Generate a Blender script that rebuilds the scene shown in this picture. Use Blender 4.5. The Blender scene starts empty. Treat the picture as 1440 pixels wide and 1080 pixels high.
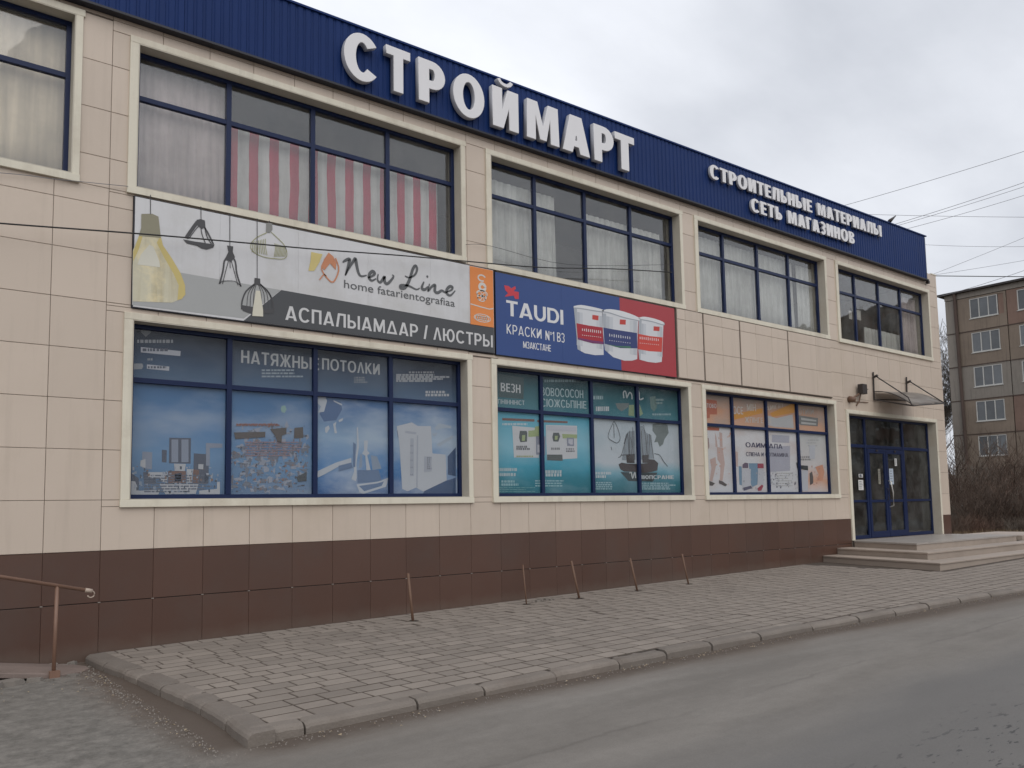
import bpy, math, random
from mathutils import Vector, Matrix
random.seed(7)
S = bpy.context.scene
C = S.collection
R = math.radians

# ------------------------------------------------------------------ camera
F_PX, YAW, PIT, ROL = 1150.576, 0.6662374, 0.0852148, -0.0172060
EYE = Vector((-1.64165, -10.64866, 0.43627))
PCX, PCY = 710.89, 614.61          # principal point in the 1440 x 1080 photograph
_fw = Vector((math.sin(YAW)*math.cos(PIT), math.cos(YAW)*math.cos(PIT), math.sin(PIT)))
_r = Vector((math.cos(YAW), -math.sin(YAW), 0)); _u = _r.cross(_fw)
_rt = math.cos(ROL)*_r + math.sin(ROL)*_u
_up = -math.sin(ROL)*_r + math.cos(ROL)*_u
cam = bpy.data.cameras.new('camera'); co = bpy.data.objects.new('camera', cam); C.objects.link(co)
M = Matrix.Identity(4)
for i in range(3):
    M[i][0] = _rt[i]; M[i][1] = _up[i]; M[i][2] = -_fw[i]; M[i][3] = EYE[i]
co.matrix_world = M
cam.sensor_width = 36; cam.sensor_fit = 'HORIZONTAL'; cam.lens = F_PX*36/1440
cam.shift_x = (720-PCX)/1440; cam.shift_y = (PCY-540)/1440
cam.clip_start = .05; cam.clip_end = 3000
S.camera = co
S.view_settings.view_transform = 'Standard'; S.view_settings.look = 'None'
S.view_settings.exposure = 0.07; S.view_settings.gamma = 1

def at(x, y, Y=0.0):
    "point of the vertical plane at depth Y seen at a photo position"
    d = (x-PCX)/F_PX*_rt - (y-PCY)/F_PX*_up + _fw
    p = EYE + d*((Y-EYE.y)/d.y)
    return (p.x, p.z)

# ------------------------------------------------------------------ node helper
class N:
    def __init__(s, tree): s.t = tree; s.n = tree.nodes; s.l = tree.links
    def add(s, typ, **kw):
        n = s.n.new(typ)
        for k, v in kw.items():
            if k == 'i':
                for a, b in v.items():
                    if isinstance(b, bpy.types.NodeSocket): s.l.new(b, n.inputs[a])
                    else: n.inputs[a].default_value = b
            else: setattr(n, k, v)
        return n
    def math(s, op, a, b=0.0, c=None, clamp=False):
        n = s.n.new('ShaderNodeMath'); n.operation = op; n.use_clamp = clamp
        for i, v in enumerate((a, b) if c is None else (a, b, c)):
            if isinstance(v, bpy.types.NodeSocket): s.l.new(v, n.inputs[i])
            else: n.inputs[i].default_value = v
        return n.outputs[0]
    def mix(s, f, a, b, mode='MIX'):
        n = s.n.new('ShaderNodeMix'); n.data_type = 'RGBA'; n.blend_type = mode
        for i, v in ((0, f), (6, a), (7, b)):
            if isinstance(v, bpy.types.NodeSocket): s.l.new(v, n.inputs[i])
            else: n.inputs[i].default_value = v if i == 0 else (tuple(v)+(1,))[:4]
        return n.outputs[2]
    def noise(s, vec, scale, detail=4, rough=.55, out=0):
        return s.add('ShaderNodeTexNoise', i={'Vector': vec, 'Scale': scale, 'Detail': detail, 'Roughness': rough}).outputs[out]
    def maprange(s, v, a, b, c=0.0, d=1.0):
        return s.add('ShaderNodeMapRange', i={0: v, 1: a, 2: b, 3: c, 4: d}).outputs[0]
    def scalev(s, vec, sc):
        return s.add('ShaderNodeMapping', i={'Vector': vec, 'Scale': sc}).outputs[0]

# ------------------------------------------------------------------ world: overcast sky
SUN_EL, SUN_AZ = R(42), R(205)       # azimuth from +Y towards +X : light from behind the left shoulder
W = bpy.data.worlds.new('World'); S.world = W; W.use_nodes = True
w = N(W.node_tree); w.n.clear()
tc = w.add('ShaderNodeTexCoord').outputs['Generated']
sky = w.add('ShaderNodeTexSky', sky_type='NISHITA', sun_disc=False, sun_elevation=SUN_EL, sun_rotation=SUN_AZ).outputs[0]
sep = w.add('ShaderNodeSeparateXYZ', i={0: tc})
zz = w.math('ADD', w.math('ABSOLUTE', sep.outputs[2]), .22)
cv = w.add('ShaderNodeCombineXYZ', i={0: w.math('DIVIDE', sep.outputs[0], zz), 1: w.math('DIVIDE', sep.outputs[1], zz), 2: 0.35}).outputs[0]
n1 = w.noise(cv, .62, 4, .5)
n2 = w.noise(w.scalev(cv, (1.0, 1.6, 1)), 1.5, 6, .55)
nn = w.math('ADD', w.math('MULTIPLY', n1, .7), w.math('MULTIPLY', n2, .3))
fac = w.maprange(nn, .40, .62)
cl = w.mix(fac, (5.6, 5.85, 6.4), (9.3, 9.55, 10.1))
zen = w.maprange(sep.outputs[2], .0, 1.0, .97, 1.25)
cl2 = w.mix(1.0, cl, w.add('ShaderNodeCombineXYZ', i={0: zen, 1: zen, 2: zen}).outputs[0], 'MULTIPLY')
skc = w.mix(.96, sky, cl2)
bg = w.add('ShaderNodeBackground', i={'Color': skc, 'Strength': .1})
w.l.new(bg.outputs[0], w.add('ShaderNodeOutputWorld').inputs[0])

sl = bpy.data.lights.new('sun', 'SUN'); so = bpy.data.objects.new('sun', sl); C.objects.link(so)
sl.energy = 1.0; sl.angle = R(60); sl.color = (1, .93, .84)
sd = Vector((math.sin(SUN_AZ)*math.cos(SUN_EL), math.cos(SUN_AZ)*math.cos(SUN_EL), math.sin(SUN_EL)))
so.rotation_euler = sd.to_track_quat('Z', 'Y').to_euler(); so.location = (0, -20, 30)

# ------------------------------------------------------------------ materials
def newmat(name):
    m = bpy.data.materials.new(name); m.use_nodes = True
    n = N(m.node_tree); b = m.node_tree.nodes['Principled BSDF']
    return m, n, b
def pmat(name, col, rough=.7, var=.12, sc=3.0, fine=40.0, bump=.0, metal=0, rnd=.0, dirt=None, spec=.5, streak=0.0):
    m, n, b = newmat(name)
    tc = n.add('ShaderNodeTexCoord').outputs['Object']
    geo = n.add('ShaderNodeNewGeometry').outputs['Position']
    a = n.noise(geo, sc, 5); f = n.noise(geo, fine, 3)
    v = n.math('ADD', n.math('MULTIPLY', n.math('SUBTRACT', a, .5), var*2.2), n.math('MULTIPLY', n.math('SUBTRACT', f, .5), var))
    if rnd:
        oi = n.add('ShaderNodeObjectInfo').outputs['Random']
        v = n.math('ADD', v, n.math('MULTIPLY', n.math('SUBTRACT', oi, .5), rnd*2))
    k = n.math('ADD', v, 1.0)
    c = n.mix(1.0, col, n.add('ShaderNodeCombineXYZ', i={0: k, 1: k, 2: k}).outputs[0], 'MULTIPLY')
    if streak:
        st = n.noise(n.scalev(geo, (7, 7, .5)), 1.0, 4, .6)
        c = n.mix(n.maprange(st, .52, .78, 0, streak), c, tuple(x*.42 for x in (dirt or col)))
    if dirt:
        d = n.maprange(n.noise(geo, sc*.6, 7, .68), .5, .72)
        c = n.mix(n.math('MULTIPLY', d, .55), c, dirt)
    n.l.new(c, b.inputs['Base Color'])
    b.inputs['Roughness'].default_value = rough; b.inputs['Metallic'].default_value = metal
    b.inputs['Specular IOR Level'].default_value = spec
    if bump:
        bp = n.add('ShaderNodeBump', i={'Height': f, 'Strength': bump, 'Distance': .01}); n.l.new(bp.outputs[0], b.inputs['Normal'])
    return m
MT = {}
MT['tile'] = pmat('beige_tile', (.565, .478, .398), .42, .05, .8, 60, rnd=.035, dirt=(.47, .39, .305), streak=.14)
MT['plinth'] = pmat('brown_tile', (.088, .046, .033), .33, .12, .9, 30, rnd=.07, dirt=(.085, .062, .052))
_m = MT['plinth']; _n = N(_m.node_tree); _b = _m.node_tree.nodes['Principled BSDF']; _src = _b.inputs['Base Color'].links[0].from_socket
_g = _n.add('ShaderNodeNewGeometry').outputs['Position']; _s = _n.add('ShaderNodeSeparateXYZ', i={0: _g}).outputs
_h = _n.math('SUBTRACT', _s[2], _n.math('ADD', _n.math('MULTIPLY', _s[0], .0135), -1.19))
_f = _n.math('MULTIPLY', _n.maprange(_n.math('ADD', _h, _n.math('MULTIPLY', _n.noise(_g, 4, 6, .65), .22)), .28, .08), .5)
_n.l.new(_n.mix(_f, _src, (.135, .108, .088)), _b.inputs['Base Color'])
MT['backing'] = pmat('tile_backing', (.21, .175, .15), .8)
MT['bracket'] = pmat('tile_clip', (.30, .27, .24), .5)
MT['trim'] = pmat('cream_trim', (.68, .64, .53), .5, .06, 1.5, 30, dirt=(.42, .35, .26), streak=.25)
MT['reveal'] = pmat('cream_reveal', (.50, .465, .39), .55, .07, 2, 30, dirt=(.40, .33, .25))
MT['frame'] = pmat('blue_frame', (.0055, .0155, .062), .4, .1, 2, 30, spec=.3)
MT['clad'] = pmat('blue_cladding', (.0080, .0285, .122), .5, .10, 1.2, 20, rnd=.04, streak=.2, spec=.15)
MT['cladedge'] = pmat('dark_edge', (.012, .014, .025), .5)
MT['letter'] = pmat('white_letter', (.74, .74, .76), .45, .03, 3, 30)
MT['letterside'] = pmat('letter_side', (.50, .51, .54), .5, .05)
MT['kerb'] = pmat('kerb_concrete', (.185, .160, .138), .9, .25, 3, 50, .6, rnd=.12, dirt=(.13, .10, .08))
MT['paver'] = pmat('grey_paver', (.245, .212, .182), .88, .16, 2.2, 70, .5, rnd=.13, dirt=(.165, .14, .12))
MT['bed'] = pmat('sand_bed', (.070, .054, .042), .95, .2, 6, 60)
MT['step'] = pmat('step_stone', (.35, .292, .245), .6, .10, 1.5, 90, .1, rnd=.05, dirt=(.22, .18, .15))
MT['landing'] = pmat('landing_tile', (.36, .33, .30), .38, .06, 1.5, 60, rnd=.04)
MT['rust'] = pmat('rusty_pipe', (.15, .085, .055), .6, .2, 8, 60, .2)
MT['rail'] = pmat('brown_rail', (.20, .115, .08), .45, .15, 6, 60, .1)
MT['ramp'] = pmat('ramp_slab', (.20, .155, .135), .75, .18, 3, 50, .3, dirt=(.13, .10, .085))
MT['rubble'] = pmat('broken_concrete', (.19, .17, .15), .9, .2, 5, 50, .5, rnd=.15)
MT['metal'] = pmat('dark_metal', (.035, .028, .026), .5, .2, 10)
MT['steel'] = pmat('bright_handle', (.62, .60, .56), .3, .05, 5, metal=.6)
MT['inner'] = pmat('room_wall', (.42, .40, .38), .9)
MT['innerdark'] = pmat('room_dark', (.22, .21, .17), .9)
MT['white'] = pmat('white_print', (.66, .66, .67), .5, .03)
MT['paper'] = pmat('white_paper', (.62, .62, .60), .7, .03)
MT['cable'] = pmat('black_cable', (.015, .015, .016), .6)
MT['wire'] = pmat('grey_wire', (.18, .18, .20), .6)
MT['bark'] = pmat('bare_bark', (.085, .068, .056), .95, .25, 4, 40, rnd=.2)
MT['whitebark'] = pmat('whitewashed_bark', (.50, .48, .45), .9, .3, 9, 40)
MT['twig'] = pmat('brown_twig', (.088, .061, .046), .95, .25, 1.0, 20, rnd=.25)
MT['twig2'] = pmat('grey_twig', (.13, .11, .09), .95, .2, 1.0, 20, rnd=.25)
MT['roof'] = pmat('roof_felt', (.05, .045, .045), .9)
MT['winwhite'] = pmat('white_window_frame', (.48, .48, .46), .5)
MT['litter'] = pmat('dead_leaf', (.36, .29, .20), .9, .3, 20)
MT['orange'] = pmat('orange_print', (.72, .24, .06), .5, .05)

def pan_mat(name, base, k):
    base = tuple(x*1.0 for x in base)
    return pmat(name, base, .9, .16, .5, 5, .0, rnd=.09, dirt=tuple(x*.62 for x in base), streak=k)
MT['panbrown'] = pan_mat('brown_panel', (.205, .165, .130), .5)
MT['pangrey'] = pan_mat('grey_panel', (.235, .212, .185), .4)
MT['panred'] = pan_mat('reddish_panel', (.195, .130, .103), .45)
MT['pandark'] = pan_mat('dark_panel', (.085, .06, .05), .4)

def flat(name, col, rough=.5, var=.04):
    k = 'flat_'+name
    if k not in MT: MT[k] = pmat(name, col, rough, var, 2, 30)
    return MT[k]

def glass(name, tint=(.90, .90, .885), gloss=1.0, base=.075, dusty=.17, graz=.93):
    m, n, b = newmat(name); n.n.remove(b)
    out = n.n['Material Output']
    lw = n.add('ShaderNodeLayerWeight', i={'Blend': .5}).outputs['Facing']
    f = n.math('ADD', base, n.math('MULTIPLY', n.math('POWER', lw, 5.0), graz), clamp=True)
    geo = n.add('ShaderNodeNewGeometry').outputs['Position']
    bp = n.add('ShaderNodeBump', i={'Height': n.noise(geo, .9, 2), 'Strength': .035, 'Distance': .3})
    gl = n.add('ShaderNodeBsdfGlossy', i={'Roughness': .02, 'Color': (.92*gloss, .93*gloss, .95*gloss, 1), 'Normal': bp.outputs[0]})
    tr = n.add('ShaderNodeBsdfTransparent', i={'Color': tuple(tint)+(1,)})
    mx = n.add('ShaderNodeMixShader', i={0: f, 1: tr.outputs[0], 2: gl.outputs[0]})
    # dusty film, strengthened to put the grey reflection haze into the pane colour
    df = n.add('ShaderNodeBsdfDiffuse', i={'Color': (.35, .35, .34, 1)})
    dust = n.maprange(n.noise(geo, 1.7, 5, .6), .35, .8, .0, dusty)
    mx2 = n.add('ShaderNodeMixShader', i={0: dust, 1: mx.outputs[0], 2: df.outputs[0]})
    n.l.new(mx2.outputs[0], out.inputs[0])
    return m
MT['glass'] = glass('window_glass')
MT['glassdark'] = glass('tinted_glass', (.50, .53, .53), .8)
MT['glassposter'] = glass('poster_glass', (.98, .98, .98), .8, .016, .01, .40)
MT['glassfar'] = pmat('far_window_glass', (.11, .12, .13), .2, .3, .7, 3, rnd=.3)

def curtain_mat(name, stripes=None, base=(.66, .68, .68)):
    m, n, b = newmat(name)
    geo = n.add('ShaderNodeNewGeometry').outputs['Position']
    sx = n.add('ShaderNodeSeparateXYZ', i={0: geo}).outputs
    fold_shade = n.noise(n.scalev(geo, (9, 0, .6)), 1.0, 3)
    c = n.mix(n.maprange(fold_shade, .3, .7), tuple(x*.72 for x in base), tuple(x*1.12 for x in base))  # shade of the folds put into the cloth colour as upright streaks
    if stripes:
        pr, x0 = stripes
        wob = n.math('MULTIPLY', n.math('SUBTRACT', n.noise(geo, 1.3, 2), .5), .06)
        ph = n.math('FRACT', n.math('DIVIDE', n.math('ADD', n.math('SUBTRACT', sx[0], x0), wob), pr))
        red = n.math('LESS_THAN', ph, .47)
        c = n.mix(red, c, n.mix(n.maprange(fold_shade, .3, .7), (.40, .028, .065), (.58, .060, .110)))
    n.l.new(c, b.inputs['Base Color']); b.inputs['Roughness'].default_value = .9
    return m
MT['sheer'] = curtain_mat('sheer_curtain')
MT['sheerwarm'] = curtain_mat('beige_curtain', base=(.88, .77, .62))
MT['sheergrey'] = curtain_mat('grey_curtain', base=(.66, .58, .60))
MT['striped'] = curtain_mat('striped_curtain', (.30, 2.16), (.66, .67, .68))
MT['blind'] = curtain_mat('grey_blind', base=(.66, .67, .66))

def poster_mat(name, stops, z0, z1, cloud=.35, ccol=(.5, .6, .7), sc=1.3, xg=0.0, dark=None):
    m, n, b = newmat(name)
    geo = n.add('ShaderNodeNewGeometry').outputs['Position']
    sp = n.add('ShaderNodeSeparateXYZ', i={0: geo}).outputs
    wob = n.math('MULTIPLY', n.math('SUBTRACT', n.noise(geo, 1.2, 3), .5), .25)
    t = n.math('ADD', n.maprange(sp[2], z0, z1), wob)
    cr = n.add('ShaderNodeValToRGB', i={0: t}); e = cr.color_ramp.elements
    while len(e) < len(stops): e.new(.5)
    for k, (p, c) in enumerate(stops): e[k].position = p; e[k].color = tuple(c)+(1,)
    cn = n.noise(n.scalev(geo, (.7, 1, 1.6)), sc, 6, .55)
    c = n.mix(n.maprange(cn, .46, .72, 0, cloud), cr.outputs[0], ccol)
    n.l.new(c, b.inputs['Base Color']); b.inputs['Roughness'].default_value = .5; b.inputs['Specular IOR Level'].default_value = .15
    return m

def asphalt_mat():
    m, n, b = newmat('worn_asphalt')
    geo = n.add('ShaderNodeNewGeometry').outputs['Position']
    sp = n.add('ShaderNodeSeparateXYZ', i={0: geo}).outputs
    big = n.noise(n.scalev(geo, (.35, 1, 1)), .9, 6, .6)
    fine = n.noise(geo, 70, 5, .8); mid = n.noise(geo, 9, 6, .65)
    yy = n.math('ADD', sp[1], n.math('MULTIPLY', n.math('SUBTRACT', big, .5), 1.1))
    road = n.maprange(yy, -6.6, -7.35)        # 0 near the kerb (dusty), 1 on the carriageway
    smear = n.noise(n.scalev(geo, (.5, 2.2, 1)), 1.0, 7, .62)
    dusty = n.mix(n.maprange(n.math('ADD', n.math('MULTIPLY', smear, .75), n.math('MULTIPLY', mid, .25)), .38, .64), (.160, .146, .130), (.215, .198, .178))
    dark = n.mix(n.maprange(big, .3, .7), (.118, .113, .108), (.150, .143, .135))
    c = n.mix(n.math('MULTIPLY', road, .85), dusty, dark)
    # left yard: paler and greyer
    yard = n.math('MULTIPLY', n.maprange(sp[0], .6, .2), n.maprange(yy, -5.6, -5.0))
    yc = n.mix(n.maprange(n.noise(geo, 5.5, 10, .78), .40, .62), (.120, .112, .100), (.215, .200, .180))
    c = n.mix(yard, c, yc)
    # dirt along the kerb foot
    k1 = n.math('MULTIPLY', n.maprange(n.math('SUBTRACT', yy, n.math('MULTIPLY', n.math('MAXIMUM', n.math('SUBTRACT', sp[0], 5.0), 0.0), -.09)), -5.35, -4.75), n.maprange(sp[0], .2, .9))
    c = n.mix(n.math('MULTIPLY', k1, .72), c, (.12, .092, .07))
    k2 = n.math('MULTIPLY', n.maprange(n.math('ABSOLUTE', n.math('SUBTRACT', sp[0], .42)), .45, .05), n.maprange(sp[1], -5, -2))
    c = n.mix(n.math('MULTIPLY', k2, n.maprange(mid, .3, .6, .1, .6)), c, (.13, .085, .06))
    k3 = n.math('MULTIPLY', n.maprange(n.math('ADD', sp[1], n.math('ADD', n.math('MULTIPLY', n.math('MAXIMUM', n.math('SUBTRACT', sp[0], 5.0), 0.0), .085), n.math('MULTIPLY', n.math('SUBTRACT', mid, .5), .25))), -5.02, -4.80), n.maprange(sp[0], .4, .8))
    k4 = n.math('MULTIPLY', n.maprange(n.math('ADD', sp[0], n.math('MULTIPLY', n.math('SUBTRACT', mid, .5), .35)), .16, .46), n.maprange(n.math('ADD', n.math('ABSOLUTE', n.math('ADD', sp[1], 2.3)), 0.0), 2.5, 2.2))
    c = n.mix(n.math('MULTIPLY', n.math('MAXIMUM', k3, k4), .75), c, (.078, .056, .042))
    # worn pock marks on the carriageway
    pk = n.noise(n.scalev(geo, (6, 20, 1)), 1.0, 3, .6)
    band = n.math('MULTIPLY', n.maprange(n.math('ABSOLUTE', n.math('ADD', yy, 8.35)), .75, .1), n.maprange(sp[0], 2.2, 3.6))
    pock = n.math('MULTIPLY', n.maprange(pk, .60, .64), band)
    c = n.mix(n.math('MULTIPLY', pock, .75), c, (.035, .033, .035))
    # old resurfacing seam and one sealed crack running along the street
    ys = n.math('ADD', sp[1], n.math('MULTIPLY', n.math('SUBTRACT', n.noise(n.scalev(geo, (.8, 0, 0)), 1.0, 6, .65), .5), .42))
    ck = n.math('MULTIPLY', n.maprange(n.math('ABSOLUTE', n.math('ADD', ys, 6.22)), .035, .006), n.maprange(n.noise(geo, .9, 3), .40, .56))
    ck2 = n.math('MULTIPLY', n.maprange(n.math('ABSOLUTE', n.math('SUBTRACT', n.math('ADD', sp[0], n.math('MULTIPLY', ys, .75)), -2.35)), .020, .004), n.maprange(sp[1], -8.35, -8.5))
    c = n.mix(n.math('MULTIPLY', n.math('MAXIMUM', n.math('MULTIPLY', ck, .5), ck2), .5), c, (.055, .048, .043))
    sp2 = n.maprange(fine, .3, .7, .87, 1.13)
    c = n.mix(1.0, c, n.add('ShaderNodeCombineXYZ', i={0: sp2, 1: sp2, 2: sp2}).outputs[0], 'MULTIPLY')
    n.l.new(c, b.inputs['Base Color']); n.l.new(n.maprange(road, 0, 1, .92, .78), b.inputs['Roughness'])
    h = n.math('SUBTRACT', n.math('ADD', n.math('MULTIPLY', fine, .35), n.math('MULTIPLY', mid, .25)), n.math('MULTIPLY', pock, 1.0))
    bp = n.add('ShaderNodeBump', i={'Height': h, 'Strength': .40, 'Distance': .008}); n.l.new(bp.outputs[0], b.inputs['Normal'])
    return m
MT['asphalt'] = asphalt_mat()
def soil_mat():
    m, n, b = newmat('dry_soil')
    geo = n.add('ShaderNodeNewGeometry').outputs['Position']
    c = n.mix(n.maprange(n.noise(geo, .6, 8, .7), .35, .65), (.085, .058, .038), (.165, .122, .080))
    n.l.new(c, b.inputs['Base Color']); b.inputs['Roughness'].default_value = .95
    bp = n.add('ShaderNodeBump', i={'Height': n.noise(geo, 6, 6, .7), 'Strength': .8, 'Distance': .1}); n.l.new(bp.outputs[0], b.inputs['Normal'])
    return m
MT['soil'] = soil_mat()

# ------------------------------------------------------------------ mesh helpers
class MB:
    def __init__(s): s.v = []; s.f = []
    def quad(s, *p):
        k = len(s.v); s.v += [tuple(q) for q in p]; s.f.append(tuple(range(k, k+len(p)))); return s
    def box(s, x0, x1, y0, y1, z0, z1, ch=0.0):
        k = len(s.v)
        if ch <= 0:
            s.v += [(x, y, z) for z in (z0, z1) for y in (y0, y1) for x in (x0, x1)]
            s.f += [tuple(k+i for i in q) for q in ((0, 2, 3, 1), (4, 5, 7, 6), (0, 1, 5, 4), (2, 6, 7, 3), (0, 4, 6, 2), (1, 3, 7, 5))]
        return s
    def prism(s, poly, y0, y1):           # polygon in XZ extruded along Y (y0 = front)
        k = len(s.v); n = len(poly)
        s.v += [(x, y0, z) for x, z in poly] + [(x, y1, z) for x, z in poly]
        s.f.append(tuple(k+i for i in range(n))); s.f.append(tuple(k+n+i for i in reversed(range(n))))
        for i in range(n):
            j = (i+1) % n; s.f.append((k+j, k+i, k+n+i, k+n+j))
        return s
    def tube(s, pts, r, sides=6, r2=None, cap=True):
        pts = [Vector(p) for p in pts]; n = len(pts); k = len(s.v)
        for i, p in enumerate(pts):
            d = (pts[min(i+1, n-1)]-pts[max(i-1, 0)]).normalized()
            a = d.cross(Vector((0, 0, 1)))
            if a.length < .05: a = d.cross(Vector((1, 0, 0)))
            a.normalize(); b = d.cross(a)
            rr = r if r2 is None else r+(r2-r)*i/(n-1)
            for q in range(sides):
                t = 2*math.pi*q/sides
                s.v.append(tuple(p+rr*(math.cos(t)*a+math.sin(t)*b)))
        for i in range(n-1):
            for q in range(sides):
                q2 = (q+1) % sides
                s.f.append((k+i*sides+q, k+i*sides+q2, k+(i+1)*sides+q2, k+(i+1)*sides+q))
        if cap:
            s.f.append(tuple(k+q for q in reversed(range(sides)))); s.f.append(tuple(k+(n-1)*sides+q for q in range(sides)))
        return s
    def mesh(s, name, mat, smooth=False):
        m = bpy.data.meshes.new(name); m.from_pydata(s.v, [], s.f); m.validate()
        if mat: m.materials.append(mat)
        if smooth:
            for p in m.polygons: p.use_smooth = True
        return m
    def build(s, name, mat, parent=None, smooth=False, bevel=0):
        o = bpy.data.objects.new(name, s.mesh(name, mat, smooth)); C.objects.link(o)
        if parent: o.parent = parent
        if bevel:
            b = o.modifiers.new('bevel', 'BEVEL'); b.width = bevel; b.segments = 2; b.limit_method = 'ANGLE'
        return o
def tag(o, label=None, cat=None, group=None, kind=None):
    for k, v in (('label', label), ('category', cat), ('group', group), ('kind', kind)):
        if v: o[k] = v
    return o
def thing(name, label, cat, group=None, loc=(0, 0, 0)):
    o = bpy.data.objects.new(name, None); C.objects.link(o); o.location = loc; o.empty_display_size = .3
    return tag(o, label, cat, group)
def copytree(o, parent=None):
    c = o.copy(); C.objects.link(c)
    if parent: c.parent = parent
    for ch in [x for x in KIDS.get(o.name, [])]: copytree(ch, c)
    return c
KIDS = {}
def ribbon(mb, pts, wd, Y, taper=False):
    "flat printed stroke on the plane Y; pts in XZ"
    P = [Vector(p) for p in pts]; n = len(P); L = []; Rr = []
    for i, p in enumerate(P):
        d = P[min(i+1, n-1)]-P[max(i-1, 0)]
        if d.length < 1e-6: d = Vector((1, 0))
        d.normalize(); nv = Vector((-d.y, d.x)); ww = wd/2
        if taper: ww *= .35+.65*math.sin(math.pi*(i+.5)/n)
        L.append(p+nv*ww); Rr.append(p-nv*ww)
    for i in range(n-1):
        mb.quad(*[(q.x, Y, q.y) for q in (L[i], Rr[i], Rr[i+1], L[i+1])])
def smooth_path(pts, k=4):
    out = []; n = len(pts)
    for i in range(n-1):
        p0 = pts[max(i-1, 0)]; p1 = pts[i]; p2 = pts[i+1]; p3 = pts[min(i+2, n-1)]
        for j in range(k):
            t = j/k
            out.append(tuple(.5*((2*p1[a])+(-p0[a]+p2[a])*t+(2*p0[a]-5*p1[a]+4*p2[a]-p3[a])*t*t+(-p0[a]+3*p1[a]-3*p2[a]+p3[a])*t**3) for a in (0, 1)))
    out.append(tuple(pts[-1])); return out

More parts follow.
